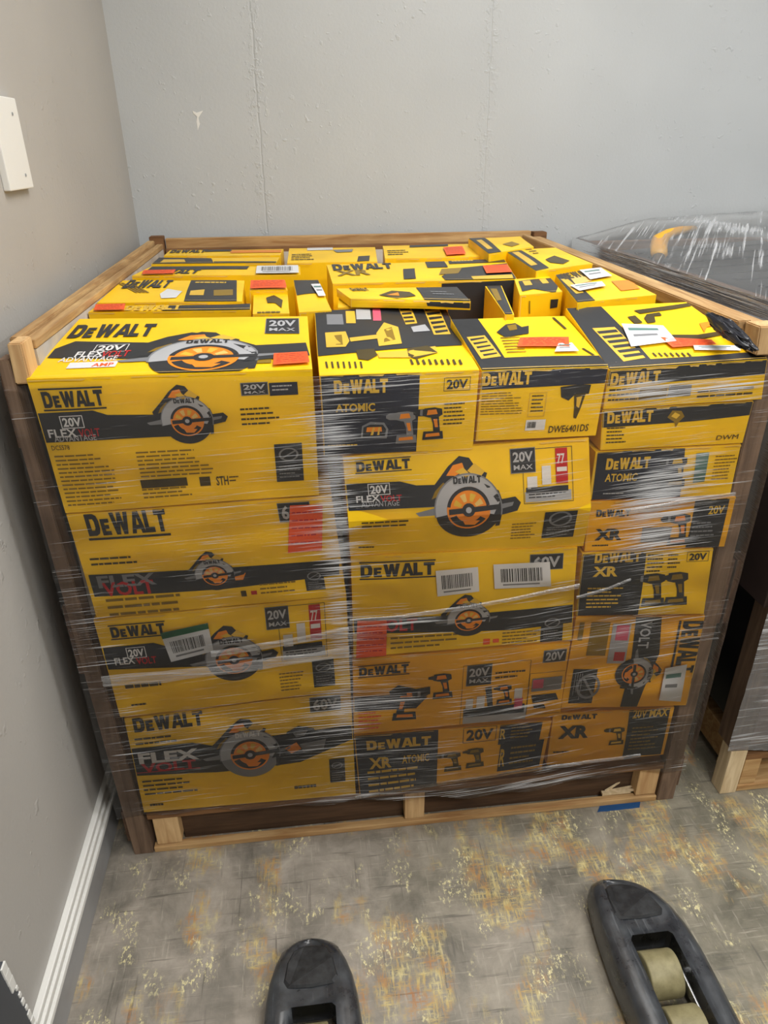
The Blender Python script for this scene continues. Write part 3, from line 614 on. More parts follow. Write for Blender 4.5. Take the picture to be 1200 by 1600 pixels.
# B3
c = fcart([(146, 968), (541, 932), (548, 1078), (188, 1120)], bulge=.004)
A = c.art(); A.logo(*RR(A, 171, 980, 259, 989), 'black', True); A.poly([A.f.uv(*q) for q in ((161, 1012), (240, 1004), (262, 1010), (340, 1008), (340, 1040), (168, 1046))], 'black', 1)
A.badge('20V', *RR(A, 196, 1012, 230, 1026), dark=None, sub=False, lay=2); A.text('FLEX', *RR(A, 178, 1028, 212, 1036), 'white', 3, .02); A.text('VOLT', *RR(A, 212, 1027, 246, 1035), 'red', 3, .02)
u, v = A.f.uv(366, 1030); A.saw(u, v, .115); A.badge('20V', *RR(A, 413, 949, 453, 980)); A.kit(*RR(A, 432, 948, 512, 1025))
A.warn(*RR(A, 487, 1032, 524, 1070)); A.lines(*RR(A, 436, 1052, 480, 1078), 6, 'olive'); A.lines(*RR(A, 195, 1070, 270, 1078), 1, 'ink'); A.lines(*RR(A, 205, 1100, 232, 1105), 1, 'ink')
c.sticker('front', [(251, 987), (325, 971), (334, 1015), (268, 1032)], 'greenbar', 'green and white barcode label')
c.build('yellow saw carton third from top in the left stack, green-edged barcode label over its saw')

# B4
c = fcart([(194, 1122), (548, 1080), (556, 1241), (225, 1269)], bulge=.003)
A = c.art(); A.logo(*RR(A, 206, 1122, 319, 1132), 'black'); A.poly([A.f.uv(*q) for q in ((202, 1170), (300, 1160), (340, 1166), (420, 1150), (556, 1132), (556, 1152), (470, 1190), (340, 1206), (210, 1212))], 'black', 1)
A.text('FLEX', *RR(A, 215, 1177, 312, 1185), 'white', 3, .04); A.text('VOLT', *RR(A, 220, 1193, 308, 1200), 'red', 3, .03); A.rect(*RR(A, 213, 1208, 313, 1198), 'red', 3)
u, v = A.f.uv(391, 1178); A.saw(u, v, .135, big=True); A.badge('60V', *RR(A, 483, 1090, 533, 1108), sub=False)
A.lines(*RR(A, 222, 1220, 320, 1238), 4, 'ink'); A.lines(*RR(A, 210, 1154, 278, 1162), 2, 'ink'); A.lines(*RR(A, 234, 1256, 262, 1262), 1, 'ink'); A.lines(*RR(A, 460, 1228, 500, 1236), 1, 'ink'); A.warn(*RR(A, 514, 1186, 540, 1220))
A.rect(*RR(A, 325, 1244, 327, 1256), 'ink', 2)
c.build('yellow saw carton at the bottom of the left stack, biggest FLEX VOLT saw picture')

# M1
c = fcart([(499, 587), (749, 578), (738, 702), (506, 711)], backtop=[(491, 486, 1.080), (694, 478, 1.080)], bulge=.003)
A = c.art(); A.poly([A.f.uv(*q) for q in ((500, 585), (656, 580), (650, 708), (505, 713))], 'navy', 1)
A.logo(*RR(A, 521, 594, 606, 613), 'gold', False); A.text('ATOMIC', *RR(A, 524, 631, 586, 642), 'gold', 3, .03); u, v = A.f.uv(585, 673); A.battery(u, v, .09); u, v = A.f.uv(633, 668); A.drill(u, v, .11, mats=('grey', 'orange'))
u, v = A.f.uv(675, 662); A.drill(u, v, .11); A.badge('20V', *RR(A, 694, 590, 734, 609), dark=False, sub=False); A.lines(*RR(A, 694, 630, 730, 665), 6, 'ink'); A.lines(*RR(A, 512, 695, 560, 699), 1, 'gold')
T = c.art('top'); T.poly([T.f.uv(*q) for q in ((488, 484), (702, 478), (722, 540), (488, 558))], 'black', 1)
for (x0, y0, x1, y1), mt in (((510, 492, 535, 508), 'grey'), ((540, 487, 554, 506), 'gold'), ((556, 484, 578, 500), 'silver'), ((582, 482, 594, 502), 'pink')): T.poly([T.f.uv(*q) for q in ((x0, y0), (x1, y0), (x1+2, y1), (x0+1, y1))], mt, 2)
for pts, mt in ((((508, 521), (540, 519), (546, 534), (540, 543), (510, 544)), 'gold'), (((514, 526), (534, 524), (536, 540), (516, 540)), 'olive'), (((546, 529), (590, 524), (592, 530), (548, 535)), 'gold'),
                (((588, 522), (600, 505), (622, 512), (628, 538), (592, 542)), 'gold'), (((600, 516), (612, 512), (618, 532), (600, 536)), 'olive'),
                (((556, 548), (584, 546), (590, 556), (576, 564), (560, 562)), 'ink'), (((590, 552), (640, 549), (680, 542), (684, 552), (640, 560), (592, 560)), 'gold'), (((636, 546), (668, 541), (684, 552), (650, 562), (638, 558)), 'ink')):
    T.poly([T.f.uv(*q) for q in pts], mt, 3)
T.poly([T.f.uv(*q) for q in ((622, 482), (642, 481), (652, 506), (634, 508))], 'gold', 2); T.poly([T.f.uv(*q) for q in ((660, 480), (684, 479), (704, 523), (678, 524))], 'gold', 2)
for k in range(6): T.poly([T.f.uv(*q) for q in ((663+k*3.2, 483+k*7), (684+k*3, 481+k*7), (685+k*3, 484+k*7), (665+k*3.2, 487+k*7))], 'black', 3)
for k in range(4): T.poly([T.f.uv(*q) for q in ((625+k*2.4, 484+k*6), (640+k*2.4, 483+k*6), (641+k*2.4, 486+k*6), (626+k*2.4, 487+k*6))], 'black', 3)
T.poly([T.f.uv(*q) for q in ((642, 512), (664, 508), (672, 518), (646, 520))], 'silver', 3)
for k in range(7): T.poly([T.f.uv(*q) for q in ((508+k*9, 566), (511+k*9, 566), (513+k*9, 576), (510+k*9, 576))], 'ink', 2)
for k in range(9): T.poly([T.f.uv(*q) for q in ((640+k*9.5, 562+(k % 3)), (643+k*9.5, 562), (647+k*9.5, 570), (643+k*9.5, 571))], 'ink', 2)
c.build('ATOMIC drill kit carton, navy and yellow, second along the top front row')

# M2
c = fcart([(753, 580), (951, 573), (931, 680), (743, 689)], backtop=[(705, 499, 1.080), (882, 494, 1.082)], bulge=.003)
A = c.art(); A.poly([A.f.uv(*q) for q in ((752, 579), (952, 572), (948, 598), (748, 609))], 'navy', 1); A.logo(*RR(A, 755, 583, 829, 600), 'gold')
A.lines(*RR(A, 753, 614, 818, 648), 9, 'olive'); u0, v0, u1, v1 = RR(A, 828, 613, 850, 650); A.frame(u0, v0, u1, v1, 'gold', .006); A.lines(u0+.02, v0+.04, u1-.01, v1-.04, 5, 'ink'); A.rect(*RR(A, 822, 656, 850, 671), 'label', 2); A.barcode(*RR(A, 824, 659, 836, 668))
u, v = A.f.uv(900, 625); L = A.loc(u, v, .16)
for pts, mt in ((((-.9, .7), (-.8, .2), (-.4, .0), (-.1, .3), (.6, .3), (.65, .75), (.1, .8)), 'black'), (((-.15, .3), (.45, .35), (.3, -.4), (.15, -.95), (0, -.9), (-.05, -.3)), 'ink'), (((0, .15), (.28, .2), (.2, -.4), (.05, -.3)), 'gold')): A.poly([L(*q) for q in pts], mt, 2 if mt != 'gold' else 3)
A.text('DWE6401DS', *RR(A, 858, 665, 918, 673), 'ink', 3, .01)
T = c.art('top'); T.poly([T.f.uv(*q) for q in ((700, 497), (744, 495), (795, 570), (752, 580))], 'black', 1); T.poly([T.f.uv(*q) for q in ((745, 562), (960, 556), (960, 580), (745, 584))], 'black', 2)
T.poly([T.f.uv(*q) for q in ((729, 528), (757, 525), (783, 558), (752, 562))], 'gold', 3)
for k in range(5): T.poly([T.f.uv(*q) for q in ((734+k*5, 531+k*6), (756+k*5, 528+k*6), (757+k*5, 530+k*6), (736+k*5, 534+k*6))], 'black', 4)
for pts, mt in ((((776, 520), (790, 508), (805, 506), (815, 512), (826, 510), (826, 522), (790, 528)), 'black'), (((792, 510), (806, 508), (808, 516), (796, 518)), 'olive')): T.poly([T.f.uv(*q) for q in pts], mt, 3 if mt == 'black' else 4)
for k in range(6): T.poly([T.f.uv(*q) for q in ((782+k*2, 528+k*4.5), (812+k*2, 527+k*4.5), (812+k*2, 528+k*4.5), (782+k*2, 529.5+k*4.5))], 'olive', 3)
T.poly([T.f.uv(*q) for q in ((862, 497), (866, 497), (886, 515), (882, 515))], 'ink', 3); T.poly([T.f.uv(*q) for q in ((908, 545), (912, 545), (930, 556), (926, 556))], 'ink', 3)
c.sticker('top', [(812, 531), (888, 530), (889, 545), (808, 545)], 'orange', 'orange sticker'); c.sticker('top', [(872, 540), (893, 539), (904, 552), (866, 553)], 'white', 'white paper label')
c.build('yellow carton with dark front edge and orange sticker, third along the top front row')

# M3 creased
c = fcart([(536, 713), (920, 683), (911, 853), (547, 867)], bulge=.002, fold=.026, yf=-.001)
A = c.art(); A.logo(*RR(A, 556, 722, 641, 731), 'black', True); A.poly([A.f.uv(*q) for q in ((540, 756), (625, 752), (650, 758), (720, 756), (720, 790), (545, 798))], 'black', 1)
A.badge('20V', *RR(A, 574, 756, 610, 772), dark=None, sub=False, lay=2); A.text('FLEX', *RR(A, 556, 775, 594, 783), 'white', 3, .02); A.text('VOLT', *RR(A, 594, 774, 628, 782), 'red', 3, .02); A.text('ADVANTAGE', *RR(A, 564, 784, 624, 789), 'silver', 3, 0)
u, v = A.f.uv(732, 796); A.saw(u, v, .135); A.badge('20V', *RR(A, 796, 701, 837, 737)); A.kit(*RR(A, 815, 702, 896, 782))
A.warn(*RR(A, 852, 800, 895, 838)); A.lines(*RR(A, 800, 818, 842, 842), 6, 'olive'); A.lines(*RR(A, 565, 816, 645, 824), 2, 'ink'); A.lines(*RR(A, 560, 854, 590, 858), 1, 'ink')
c.build('yellow saw carton creased across its front, below the ATOMIC carton in the middle stack')

# M4
c = fcart([(548, 869), (902, 855), (893, 999), (553, 1027)], bulge=.004)
A = c.art(); A.logo(*RR(A, 563, 882, 679, 897), 'black', True); A.poly([A.f.uv(*q) for q in ((552, 966), (700, 962), (896, 944), (894, 972), (800, 984), (554, 990))], 'black', 1)
A.text('VOLT', *RR(A, 584, 968, 652, 984), 'red', 3, .03); u, v = A.f.uv(732, 968); A.saw(u, v, .095); A.badge('60V', *RR(A, 828, 866, 879, 888), sub=False)
A.lines(*RR(A, 610, 996, 720, 1010), 3, 'olive'); A.lines(*RR(A, 785, 988, 842, 1004), 4, 'olive'); A.rect(*RR(A, 755, 998, 765, 1006), 'sticker', 2); A.rect(*RR(A, 770, 998, 779, 1003), 'sticker', 2); A.warn(*RR(A, 846, 962, 878, 1000))
c.sticker('front', [(558, 968), (604, 967), (603, 1025), (556, 1028)], 'orange', 'red sticker'); c.sticker('front', [(680, 890), (746, 884), (748, 922), (683, 930)], 'barcode', 'small white barcode label')
c.sticker('front', [(770, 880), (858, 876), (860, 914), (772, 918)], 'barcode', 'large white barcode label')
c.build('yellow saw carton with two white barcode labels, in the middle stack')

# M5
c = fcart([(551, 1030), (891, 1003), (875, 1118), (553, 1147)], bulge=.003, base='amber')
A = c.art(); A.logo(*RR(A, 561, 1043, 638, 1050), 'black', True); A.poly([A.f.uv(*q) for q in ((548, 1090), (620, 1085), (668, 1088), (650, 1106), (548, 1112))], 'navy', 1)
u, v = A.f.uv(690, 1072); A.drill(u, v, .075, impact=True); u, v = A.f.uv(634, 1102); A.drill(u, v, .09, -1); A.poly([A.f.uv(*q) for q in ((608, 1080), (622, 1070), (650, 1076), (672, 1072), (672, 1084), (610, 1088))], 'black', 3)
u0, v0, u1, v1 = RR(A, 724, 1040, 820, 1124); A.frame(u0, v0, u1, v1, 'ink', .002); A.badge('20V', *RR(A, 730, 1040, 767, 1068)); A.lines(*RR(A, 774, 1050, 822, 1060), 2, 'ink')
u, v = A.f.uv(787, 1085); A.drill(u, v, .06, impact=True); A.rect(*RR(A, 724, 1110, 820, 1122), 'silver', 2); A.rect(*RR(A, 724, 1107, 818, 1112), 'black', 3); A.rect(*RR(A, 728, 1092, 738, 1110), 'white', 3); A.rect(*RR(A, 745, 1088, 756, 1108), 'white', 3)
A.rect(*RR(A, 804, 1075, 815, 1090), 'white', 3); A.rect(*RR(A, 804, 1090, 815, 1106), 'pink', 3); A.poly([A.f.uv(*q) for q in ((758, 1074), (768, 1072), (770, 1108), (762, 1108))], 'black', 3)
u0, v0, u1, v1 = RR(A, 828, 1052, 880, 1112); A.frame(u0, v0, u1, v1, 'ink', .002); A.rect(*RR(A, 832, 1060, 876, 1076), 'grey', 2); A.rect(*RR(A, 833, 1062, 848, 1074), 'pink', 3); A.poly([A.f.uv(*q) for q in ((830, 1086), (868, 1082), (872, 1092), (832, 1098))], 'black', 3); A.poly([A.f.uv(*q) for q in ((832, 1100), (850, 1100), (852, 1106), (834, 1106))], 'black', 3)
A.badge('20V', *RR(A, 850, 1016, 883, 1032), sub=False); A.lines(*RR(A, 560, 1114, 600, 1140), 5, 'sticker')
c.build('yellow carton picturing two cordless drills and accessories, second from bottom in the middle stack')

# M6
c = fcart([(553, 1149), (862, 1126), (846, 1202), (562, 1241)], bulge=.002, base='amber')
A = c.art(); A.poly([A.f.uv(*q) for q in ((548, 1145), (685, 1136), (682, 1226), (560, 1243))], 'navy', 1)
A.logo(*RR(A, 572, 1157, 673, 1163), 'gold'); A.text('XR', *RR(A, 576, 1184, 612, 1198), 'gold', 3, .04); A.text('ATOMIC', *RR(A, 628, 1180, 670, 1188), 'gold', 3, .02); A.lines(*RR(A, 574, 1205, 660, 1232), 4, 'gold')
A.badge('20V', *RR(A, 724, 1137, 774, 1156), dark=False, sub=False); u, v = A.f.uv(706, 1190); A.drill(u, v, .075, mats=('ink', 'olive')); u, v = A.f.uv(741, 1184); A.drill(u, v, .078, impact=True, mats=('ink', 'olive'))
for y0, y1 in ((1130, 1156), (1162, 1196)):
    u0, v0, u1, v1 = RR(A, 782, y0, 842, y1); A.rect(u0, v0, u1, v1, 'navy', 2); A.lines(u0+.06, v0+.08, u1-.02, v1-.06, 4, 'olive', 3)
    A.text('R', u0+.005, v0+.1, u0+.035, v1-.1, 'gold', 3)
c.build('black and yellow XR carton at the bottom of the middle stack')

# R1
c = fcart([(952, 578), (1199, 562), (1190, 624), (943, 639)], backtop=[(884, 482, 1.095), (1072, 472, 1.10)], bulge=.002)
A = c.art(); A.poly([A.f.uv(*q) for q in ((950, 574), (1202, 556), (1200, 584), (947, 603))], 'black', 1); A.logo(*RR(A, 955, 583, 1030, 598), 'gold')
A.lines(*RR(A, 952, 608, 1005, 628), 3, 'ink'); A.rect(*RR(A, 1000, 606, 1040, 622), 'olive', 2); A.rect(*RR(A, 1045, 602, 1078, 618), 'grey', 2); A.lines(*RR(A, 1090, 610, 1180, 620), 2, 'ink')
T = c.art('top'); T.poly([T.f.uv(*q) for q in ((876, 480), (934, 474), (1020, 566), (948, 580))], 'black', 1); T.poly([T.f.uv(*q) for q in ((940, 566), (1100, 557), (1210, 548), (1210, 575), (950, 582))], 'black', 2)
T.poly([T.f.uv(*q) for q in ((925, 514), (960, 512), (1008, 560), (974, 566))], 'gold', 3)
for k in range(6): T.poly([T.f.uv(*q) for q in ((932+k*8, 519+k*7.4), (962+k*8, 516+k*7.2), (966+k*8, 520+k*7.2), (936+k*8, 523+k*7.4))], 'black', 4)
for pts, mt in ((((990, 486), (1050, 478), (1078, 474), (1080, 479), (1052, 484), (1000, 491)), 'ink'), (((1010, 492), (1030, 489), (1034, 494), (1022, 495), (1024, 504), (1012, 506), (1006, 498)), 'ink'), (((980, 496), (992, 494), (1004, 505), (992, 507)), 'ink'),
                (((1046, 524), (1090, 524), (1128, 518), (1130, 524), (1092, 531), (1048, 531)), 'ink'), (((1092, 506), (1124, 500), (1128, 508), (1104, 512), (1100, 520)), 'orange')): T.poly([T.f.uv(*q) for q in pts], mt, 3)
for k in range(7): T.poly([T.f.uv(*q) for q in ((1018+k*9, 552), (1021+k*9, 552), (1027+k*9, 558), (1024+k*9, 558))], 'ink', 3)
c.sticker('top', [(970, 509), (1035, 512), (1056, 536), (985, 545)], 'white', 'curved white label'); c.sticker('top', [(1030, 530), (1110, 534), (1118, 541), (1050, 546)], 'orange', 'orange sticker'); c.sticker('top', [(1082, 543), (1154, 543), (1156, 551), (1084, 550)], 'white', 'white paper strip')
c.build('dark-edged yellow carton at the right end of the top front row')

# R2
c = fcart([(942, 641), (1177, 627), (1160, 692), (938, 703)], depth=.15, bulge=.003)
A = c.art(); A.poly([A.f.uv(*q) for q in ((938, 638), (1180, 624), (1172, 648), (1080, 658), (940, 668))], 'black', 1); A.logo(*RR(A, 949, 644, 1019, 658), 'gold'); A.lines(*RR(A, 948, 668, 980, 694), 5, 'ink')
u, v = A.f.uv(1056, 654); L = A.loc(u, v, .06); A.poly([L(*q) for q in ((-1, .2), (-.5, .9), (.5, .8), (.9, .2), (.4, -.3), (.1, -.9), (-.2, -.3))], 'olive', 2); A.poly([L(*q) for q in ((-.6, .3), (-.2, .7), (.4, .4), (0, 0))], 'gold', 3)
A.text('DWM', *RR(A, 1120, 680, 1152, 685), 'ink', 3, 0)
c.build('thin yellow carton with a black upper band, second from top in the right stack')
# R3
c = fcart([(931, 706), (1158, 694), (1141, 773), (919, 781)], bulge=.003)
A = c.art(); A.poly([A.f.uv(*q) for q in ((934, 705), (1070, 700), (1062, 776), (924, 783))], 'navy', 1); A.logo(*RR(A, 948, 716, 1014, 731), 'gold'); A.text('ATOMIC', *RR(A, 946, 740, 994, 751), 'gold', 3, .02); A.lines(*RR(A, 942, 770, 974, 774), 1, 'silver')
u, v = A.f.uv(1056, 738); A.drill(u, v, .11, mats=('black', 'gold')); A.poly([A.f.uv(*q) for q in ((1088, 708), (1108, 706), (1100, 752), (1082, 754))], 'teal', 2); A.lines(*RR(A, 1118, 712, 1146, 750), 8, 'olive')
c.build('ATOMIC carton, navy left and yellow right, third from top in the right stack')
# R4
c = fcart([(919, 784), (1150, 776), (1131, 854), (913, 861)], bulge=.003, base='amber')
A = c.art(); A.logo(*RR(A, 932, 796, 984, 806), 'black'); A.text('XR', *RR(A, 930, 826, 970, 843), 'black', 3, .05); A.poly([A.f.uv(*q) for q in ((1086, 782), (1140, 778), (1122, 855), (1070, 858))], 'black', 1); A.text('20V', *RR(A, 1108, 790, 1130, 802), 'gold', 3)
A.lines(*RR(A, 1082, 816, 1118, 840), 4, 'grey'); A.lines(*RR(A, 925, 851, 955, 856), 1, 'ink'); A.rect(*RR(A, 1004, 824, 1045, 846), 'grey', 2); u, v = A.f.uv(1060, 828); A.drill(u, v, .12)
c.build('large black XR carton with dark right end, fourth from top in the right stack')
# R5
c = fcart([(910, 865), (1114, 857), (1100, 959), (900, 962)], bulge=.003)
A = c.art(); A.poly([A.f.uv(*q) for q in ((908, 863), (1010, 860), (996, 962), (898, 964))], 'black', 1); A.logo(*RR(A, 930, 864, 1000, 877), 'gold'); A.text('XR', *RR(A, 927, 885, 964, 900), 'gold', 3, .04); A.lines(*RR(A, 918, 918, 970, 952), 6, 'gold')
A.lines(*RR(A, 1012, 866, 1040, 896), 5, 'ink'); A.lines(*RR(A, 1044, 866, 1062, 890), 4, 'ink'); u0, v0, u1, v1 = RR(A, 1074, 862, 1106, 876); A.badge('20V', u0, v0, u1, v1, dark=False, sub=False); u, v = A.f.uv(1020, 922); A.drill(u, v, .145, mats=('black', 'olive')); u, v = A.f.uv(1056, 920); A.drill(u, v, .145, impact=True, mats=('black', 'olive'))
c.build('XR carton, black left half and two drills on its yellow right half')
# R6 turned on its side
c = fcart([(900, 964), (1102, 962), (1072, 1102), (877, 1106)], bulge=.004, base='amber')
A = c.art(); A.rot = 90
def RQ(A, x0, y0, x1, y1):                             # photograph rect -> art space of the turned box
    a = A.f.uv(x0, y0); b = A.f.uv(x1, y1); f_ = lambda q: (q[1], 1-q[0]); a, b = f_(a), f_(b)
    return min(a[0], b[0]), min(a[1], b[1]), max(a[0], b[0]), max(a[1], b[1])
def UQ(A, x, y): a = A.f.uv(x, y); return (a[1], 1-a[0])
A.logo(*RQ(A, 1068, 970, 1086, 1050), 'black', True); A.poly([UQ(A, *q) for q in ((994, 962), (1034, 962), (1030, 1020), (1006, 1075), (994, 1106), (968, 1106), (986, 1030))], 'black', 1)
u, v = UQ(A, 990, 1052); A.saw(u, v, .17, flip=1); A.warn(*RQ(A, 896, 1045, 924, 1098)); A.text('VOLT', *RQ(A, 1002, 970, 1012, 1012), 'silver', 4, .02)
for x in (906, 924, 932, 942): A.rect(*RQ(A, x, 972, x+3, 1000 if x < 910 else 1024), 'olive', 2)
A.rect(*RQ(A, 958, 974, 976, 1036), 'silver', 2); A.rect(*RQ(A, 964, 976, 980, 1000), 'pink', 3); A.rect(*RQ(A, 960, 1018, 974, 1032), 'red', 3)
c.sticker('front', [(1038, 1042), (1072, 1036), (1062, 1094), (1028, 1092)], 'white', 'pale green and white label')
c.build('yellow saw carton standing on its end so its lettering runs downwards, in the right stack')
# R7
c = fcart([(865, 1114), (1054, 1105), (1036, 1179), (854, 1195)], bulge=.003, base='amber')
A = c.art(); A.logo(*RR(A, 878, 1117, 932, 1122), 'black'); A.text('XR', *RR(A, 874, 1134, 918, 1152), 'black', 3, .05); A.poly([A.f.uv(*q) for q in ((984, 1105), (1048, 1103), (1032, 1178), (972, 1182))], 'black', 1)
A.text('20V MAX', *RR(A, 990, 1108, 1042, 1118), 'gold', 3); A.lines(*RR(A, 988, 1136, 1024, 1170), 7, 'olive', 3); u, v = A.f.uv(963, 1150); A.drill(u, v, .1, mats=('ink', 'gold')); A.lines(*RR(A, 864, 1174, 894, 1178), 1, 'ink')
c.build('yellow carton with large black XR at the bottom of the right stack')

# ================================================================== cartons behind, seen from above
ZB = .918
def tcart(q, z, arts=None, zb=ZB, **kw):               # q: photograph points of the lid FL FR BR BL, z heights
    if not isinstance(z, (list, tuple)): z = [z]*4
    p = [at(x, y, 2, zz) for (x, y), zz in zip(q, z)]
    for v in p: v.x = min(max(v.x, .037), 1.182); v.y = min(v.y, D-.052)
    lo = lambda v: Vector((v.x, v.y, zb))
    return Carton([p[0], p[1], lo(p[1]), lo(p[0])], [p[3], p[2], lo(p[2]), lo(p[3])], nu=6, nv=3, nt=4, **kw)
def TP(c, pts, mt, lay=2, face='top'): A = c.art(face); A.poly([A.f.uv(*q) for q in pts], mt, lay)
G2 = 'cartons filling the crate behind the front row'
c = tcart([(124, 489), (392, 484), (392, 475), (146, 479)], 1.080); TP(c, [(250, 489), (392, 484), (392, 475), (262, 478)], 'black', 1); T = c.art('top'); T.logo(*RR(T, 200, 479, 282, 485), 'gold')
c.sticker('top', [(150, 479), (197, 477), (194, 490), (146, 492)], 'orange', 'orange sticker'); c.build('low yellow carton with an orange sticker, directly behind the front left carton', G2)
c = tcart([(151, 474), (378, 471), (382, 438), (190, 438)], [1.084, 1.084, 1.088, 1.088]); TP(c, [(287, 473), (370, 472), (370, 438), (299, 438)], 'black', 1); T = c.art('top'); T.logo(*RR(T, 205, 438, 262, 450), 'black'); TP(c, [(250, 460), (262, 452), (285, 456), (275, 466), (252, 467)], 'label', 2)
for k in range(4): TP(c, [(180+k*9, 441+k*1.5), (184+k*9, 441+k*1.5), (216+k*6, 458), (212+k*6, 458)], 'olive', 2)
T.lines(*RR(T, 306, 441, 366, 447), 1, 'gold'); TP(c, [(298, 455), (320, 453), (318, 462), (296, 462)], 'gold', 2); TP(c, [(334, 454), (364, 453), (364, 462), (334, 463)], 'olive', 2)
c.build('half yellow half black flat carton by the left side panel', G2)
c = tcart([(395, 491), (452, 490), (449, 459), (396, 459)], 1.080); TP(c, [(416, 466), (428, 462), (442, 470), (440, 482), (430, 474), (418, 474)], 'ink', 2); T = c.art('top'); T.lines(*RR(T, 402, 488, 446, 493), 1, 'ink'); c.build('small square yellow carton with a tool picture, behind the front left carton', G2)
c = tcart([(390, 455), (449, 454), (446, 440), (392, 440)], 1.088); c.sticker('top', [(392, 441), (446, 440), (448, 453), (391, 454)], 'orange', 'orange sticker'); c.build('small carton whose lid is covered by an orange sticker', G2)
c = tcart([(467, 488), (518, 485), (497, 438), (459, 438)], 1.082); TP(c, [(459, 437), (498, 437), (506, 459), (464, 462)], 'black', 1); c.sticker('top', [(486, 447), (503, 446), (512, 465), (498, 466)], 'white', 'white paper label'); c.build('tilted yellow carton with a black end and white label, beside the small square one', G2)
c = tcart([(206, 431), (470, 429), (469, 416), (236, 417)], 1.090, side='kraft'); T = c.art('top'); TP(c, [(238, 417), (390, 416), (386, 421), (230, 423)], 'black', 1); T.logo(*RR(T, 240, 423, 308, 428), 'black'); c.sticker('top', [(402, 418), (466, 417), (467, 429), (400, 430)], 'barcode', 'white barcode label'); c.sticker('top', [(225, 425), (275, 424), (272, 430), (222, 431)], 'orange', 'orange sticker'); c.build('long carton edge with a white barcode label, towards the rear left', G2)
c = tcart([(236, 413), (432, 411), (437, 402), (248, 403)], 1.091); TP(c, [(236, 414), (334, 412), (330, 404), (248, 403)], 'black', 1); TP(c, [(250, 411), (290, 410), (288, 406), (256, 406)], 'gold', 2); TP(c, [(334, 413), (434, 412), (434, 409), (334, 409)], 'black', 2); c.build('long dark and yellow carton near the rear left corner post', G2)
c = tcart([(256, 400), (438, 399), (443, 389), (266, 391)], 1.092); T = c.art('top'); T.logo(*RR(T, 270, 391, 320, 395), 'black'); TP(c, [(360, 392), (440, 391), (440, 395), (360, 396)], 'orange', 2); TP(c, [(320, 391), (362, 390), (362, 393), (320, 394)], 'black', 2); c.build('yellow carton against the rear rail at the left corner', G2)
c = tcart([(449, 411), (590, 409), (586, 386), (452, 388)], 1.092, side='pale'); T = c.art('top'); T.lines(*RR(T, 456, 398, 492, 408), 4, 'ink'); TP(c, [(560, 401), (578, 400), (577, 408), (558, 409)], 'black', 2); TP(c, [(480, 388), (520, 387), (520, 391), (480, 392)], 'white', 2); TP(c, [(520, 391), (552, 390), (550, 394), (526, 395)], 'grey', 2); c.build('yellow carton with small print against the rear rail, left of centre', G2)
c = tcart([(602, 404), (756, 401), (736, 381), (598, 384)], 1.096, side='pale'); T = c.art('top'); T.lines(*RR(T, 605, 392, 640, 400), 3, 'ink'); TP(c, [(640, 384), (700, 382), (700, 385), (640, 387)], 'black', 2); c.sticker('top', [(692, 389), (722, 387), (728, 399), (698, 401)], 'orange', 'orange sticker'); c.build('yellow carton with an orange sticker against the rear rail, right of centre', G2)
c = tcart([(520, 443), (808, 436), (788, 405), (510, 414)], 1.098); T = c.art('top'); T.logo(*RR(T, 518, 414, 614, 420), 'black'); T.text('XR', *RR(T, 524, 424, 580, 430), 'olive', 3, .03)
TP(c, [(630, 421), (648, 420), (650, 436), (631, 437)], 'black', 2); TP(c, [(664, 410), (694, 409), (700, 418), (668, 419)], 'black', 2); TP(c, [(700, 407), (790, 405), (794, 410), (702, 413)], 'black', 2); T.lines(*RR(T, 705, 408, 744, 411), 1, 'gold')
TP(c, [(722, 419), (792, 412), (808, 428), (806, 437), (760, 438), (700, 442), (690, 432)], 'black', 2); TP(c, [(690, 421), (722, 419), (716, 428), (686, 430)], 'olive', 3); TP(c, [(736, 433), (800, 430), (802, 436), (740, 438)], 'gold', 4)
c.sticker('top', [(754, 418), (792, 416), (800, 428), (760, 430)], 'orange', 'orange sticker'); TP(c, [(690, 443), (810, 437), (812, 520), (690, 520)], 'black', 1, 'front'); c.build('widest yellow XR carton lying in the middle of the crate top', G2)  # black right part of the front paints in the dark gap between cartons
c = tcart([(528, 481), (700, 475), (668, 469), (530, 462)], 1.082); T = c.art('top'); T.logo(*RR(T, 548, 468, 640, 478), 'ink'); c.build('narrow yellow carton slanting just behind the ATOMIC carton', G2)
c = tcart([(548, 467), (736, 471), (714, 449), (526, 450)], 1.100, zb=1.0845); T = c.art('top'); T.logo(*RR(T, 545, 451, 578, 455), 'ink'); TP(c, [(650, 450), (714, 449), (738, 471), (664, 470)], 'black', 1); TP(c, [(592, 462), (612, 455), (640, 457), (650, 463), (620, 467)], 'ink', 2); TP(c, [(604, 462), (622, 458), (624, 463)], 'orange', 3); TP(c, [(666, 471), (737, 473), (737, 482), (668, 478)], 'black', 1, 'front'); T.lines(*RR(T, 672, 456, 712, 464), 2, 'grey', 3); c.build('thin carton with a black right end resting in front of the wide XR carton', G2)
c = tcart([(789, 492), (803, 492), (784, 446), (758, 447)], 1.088); TP(c, [(760, 447), (782, 446), (801, 491), (790, 492)], 'black', 1); TP(c, [(766, 452), (776, 452), (784, 470), (776, 471)], 'olive', 2); c.build('narrow upright carton with a dark lid, left of the open-flapped one', G2)
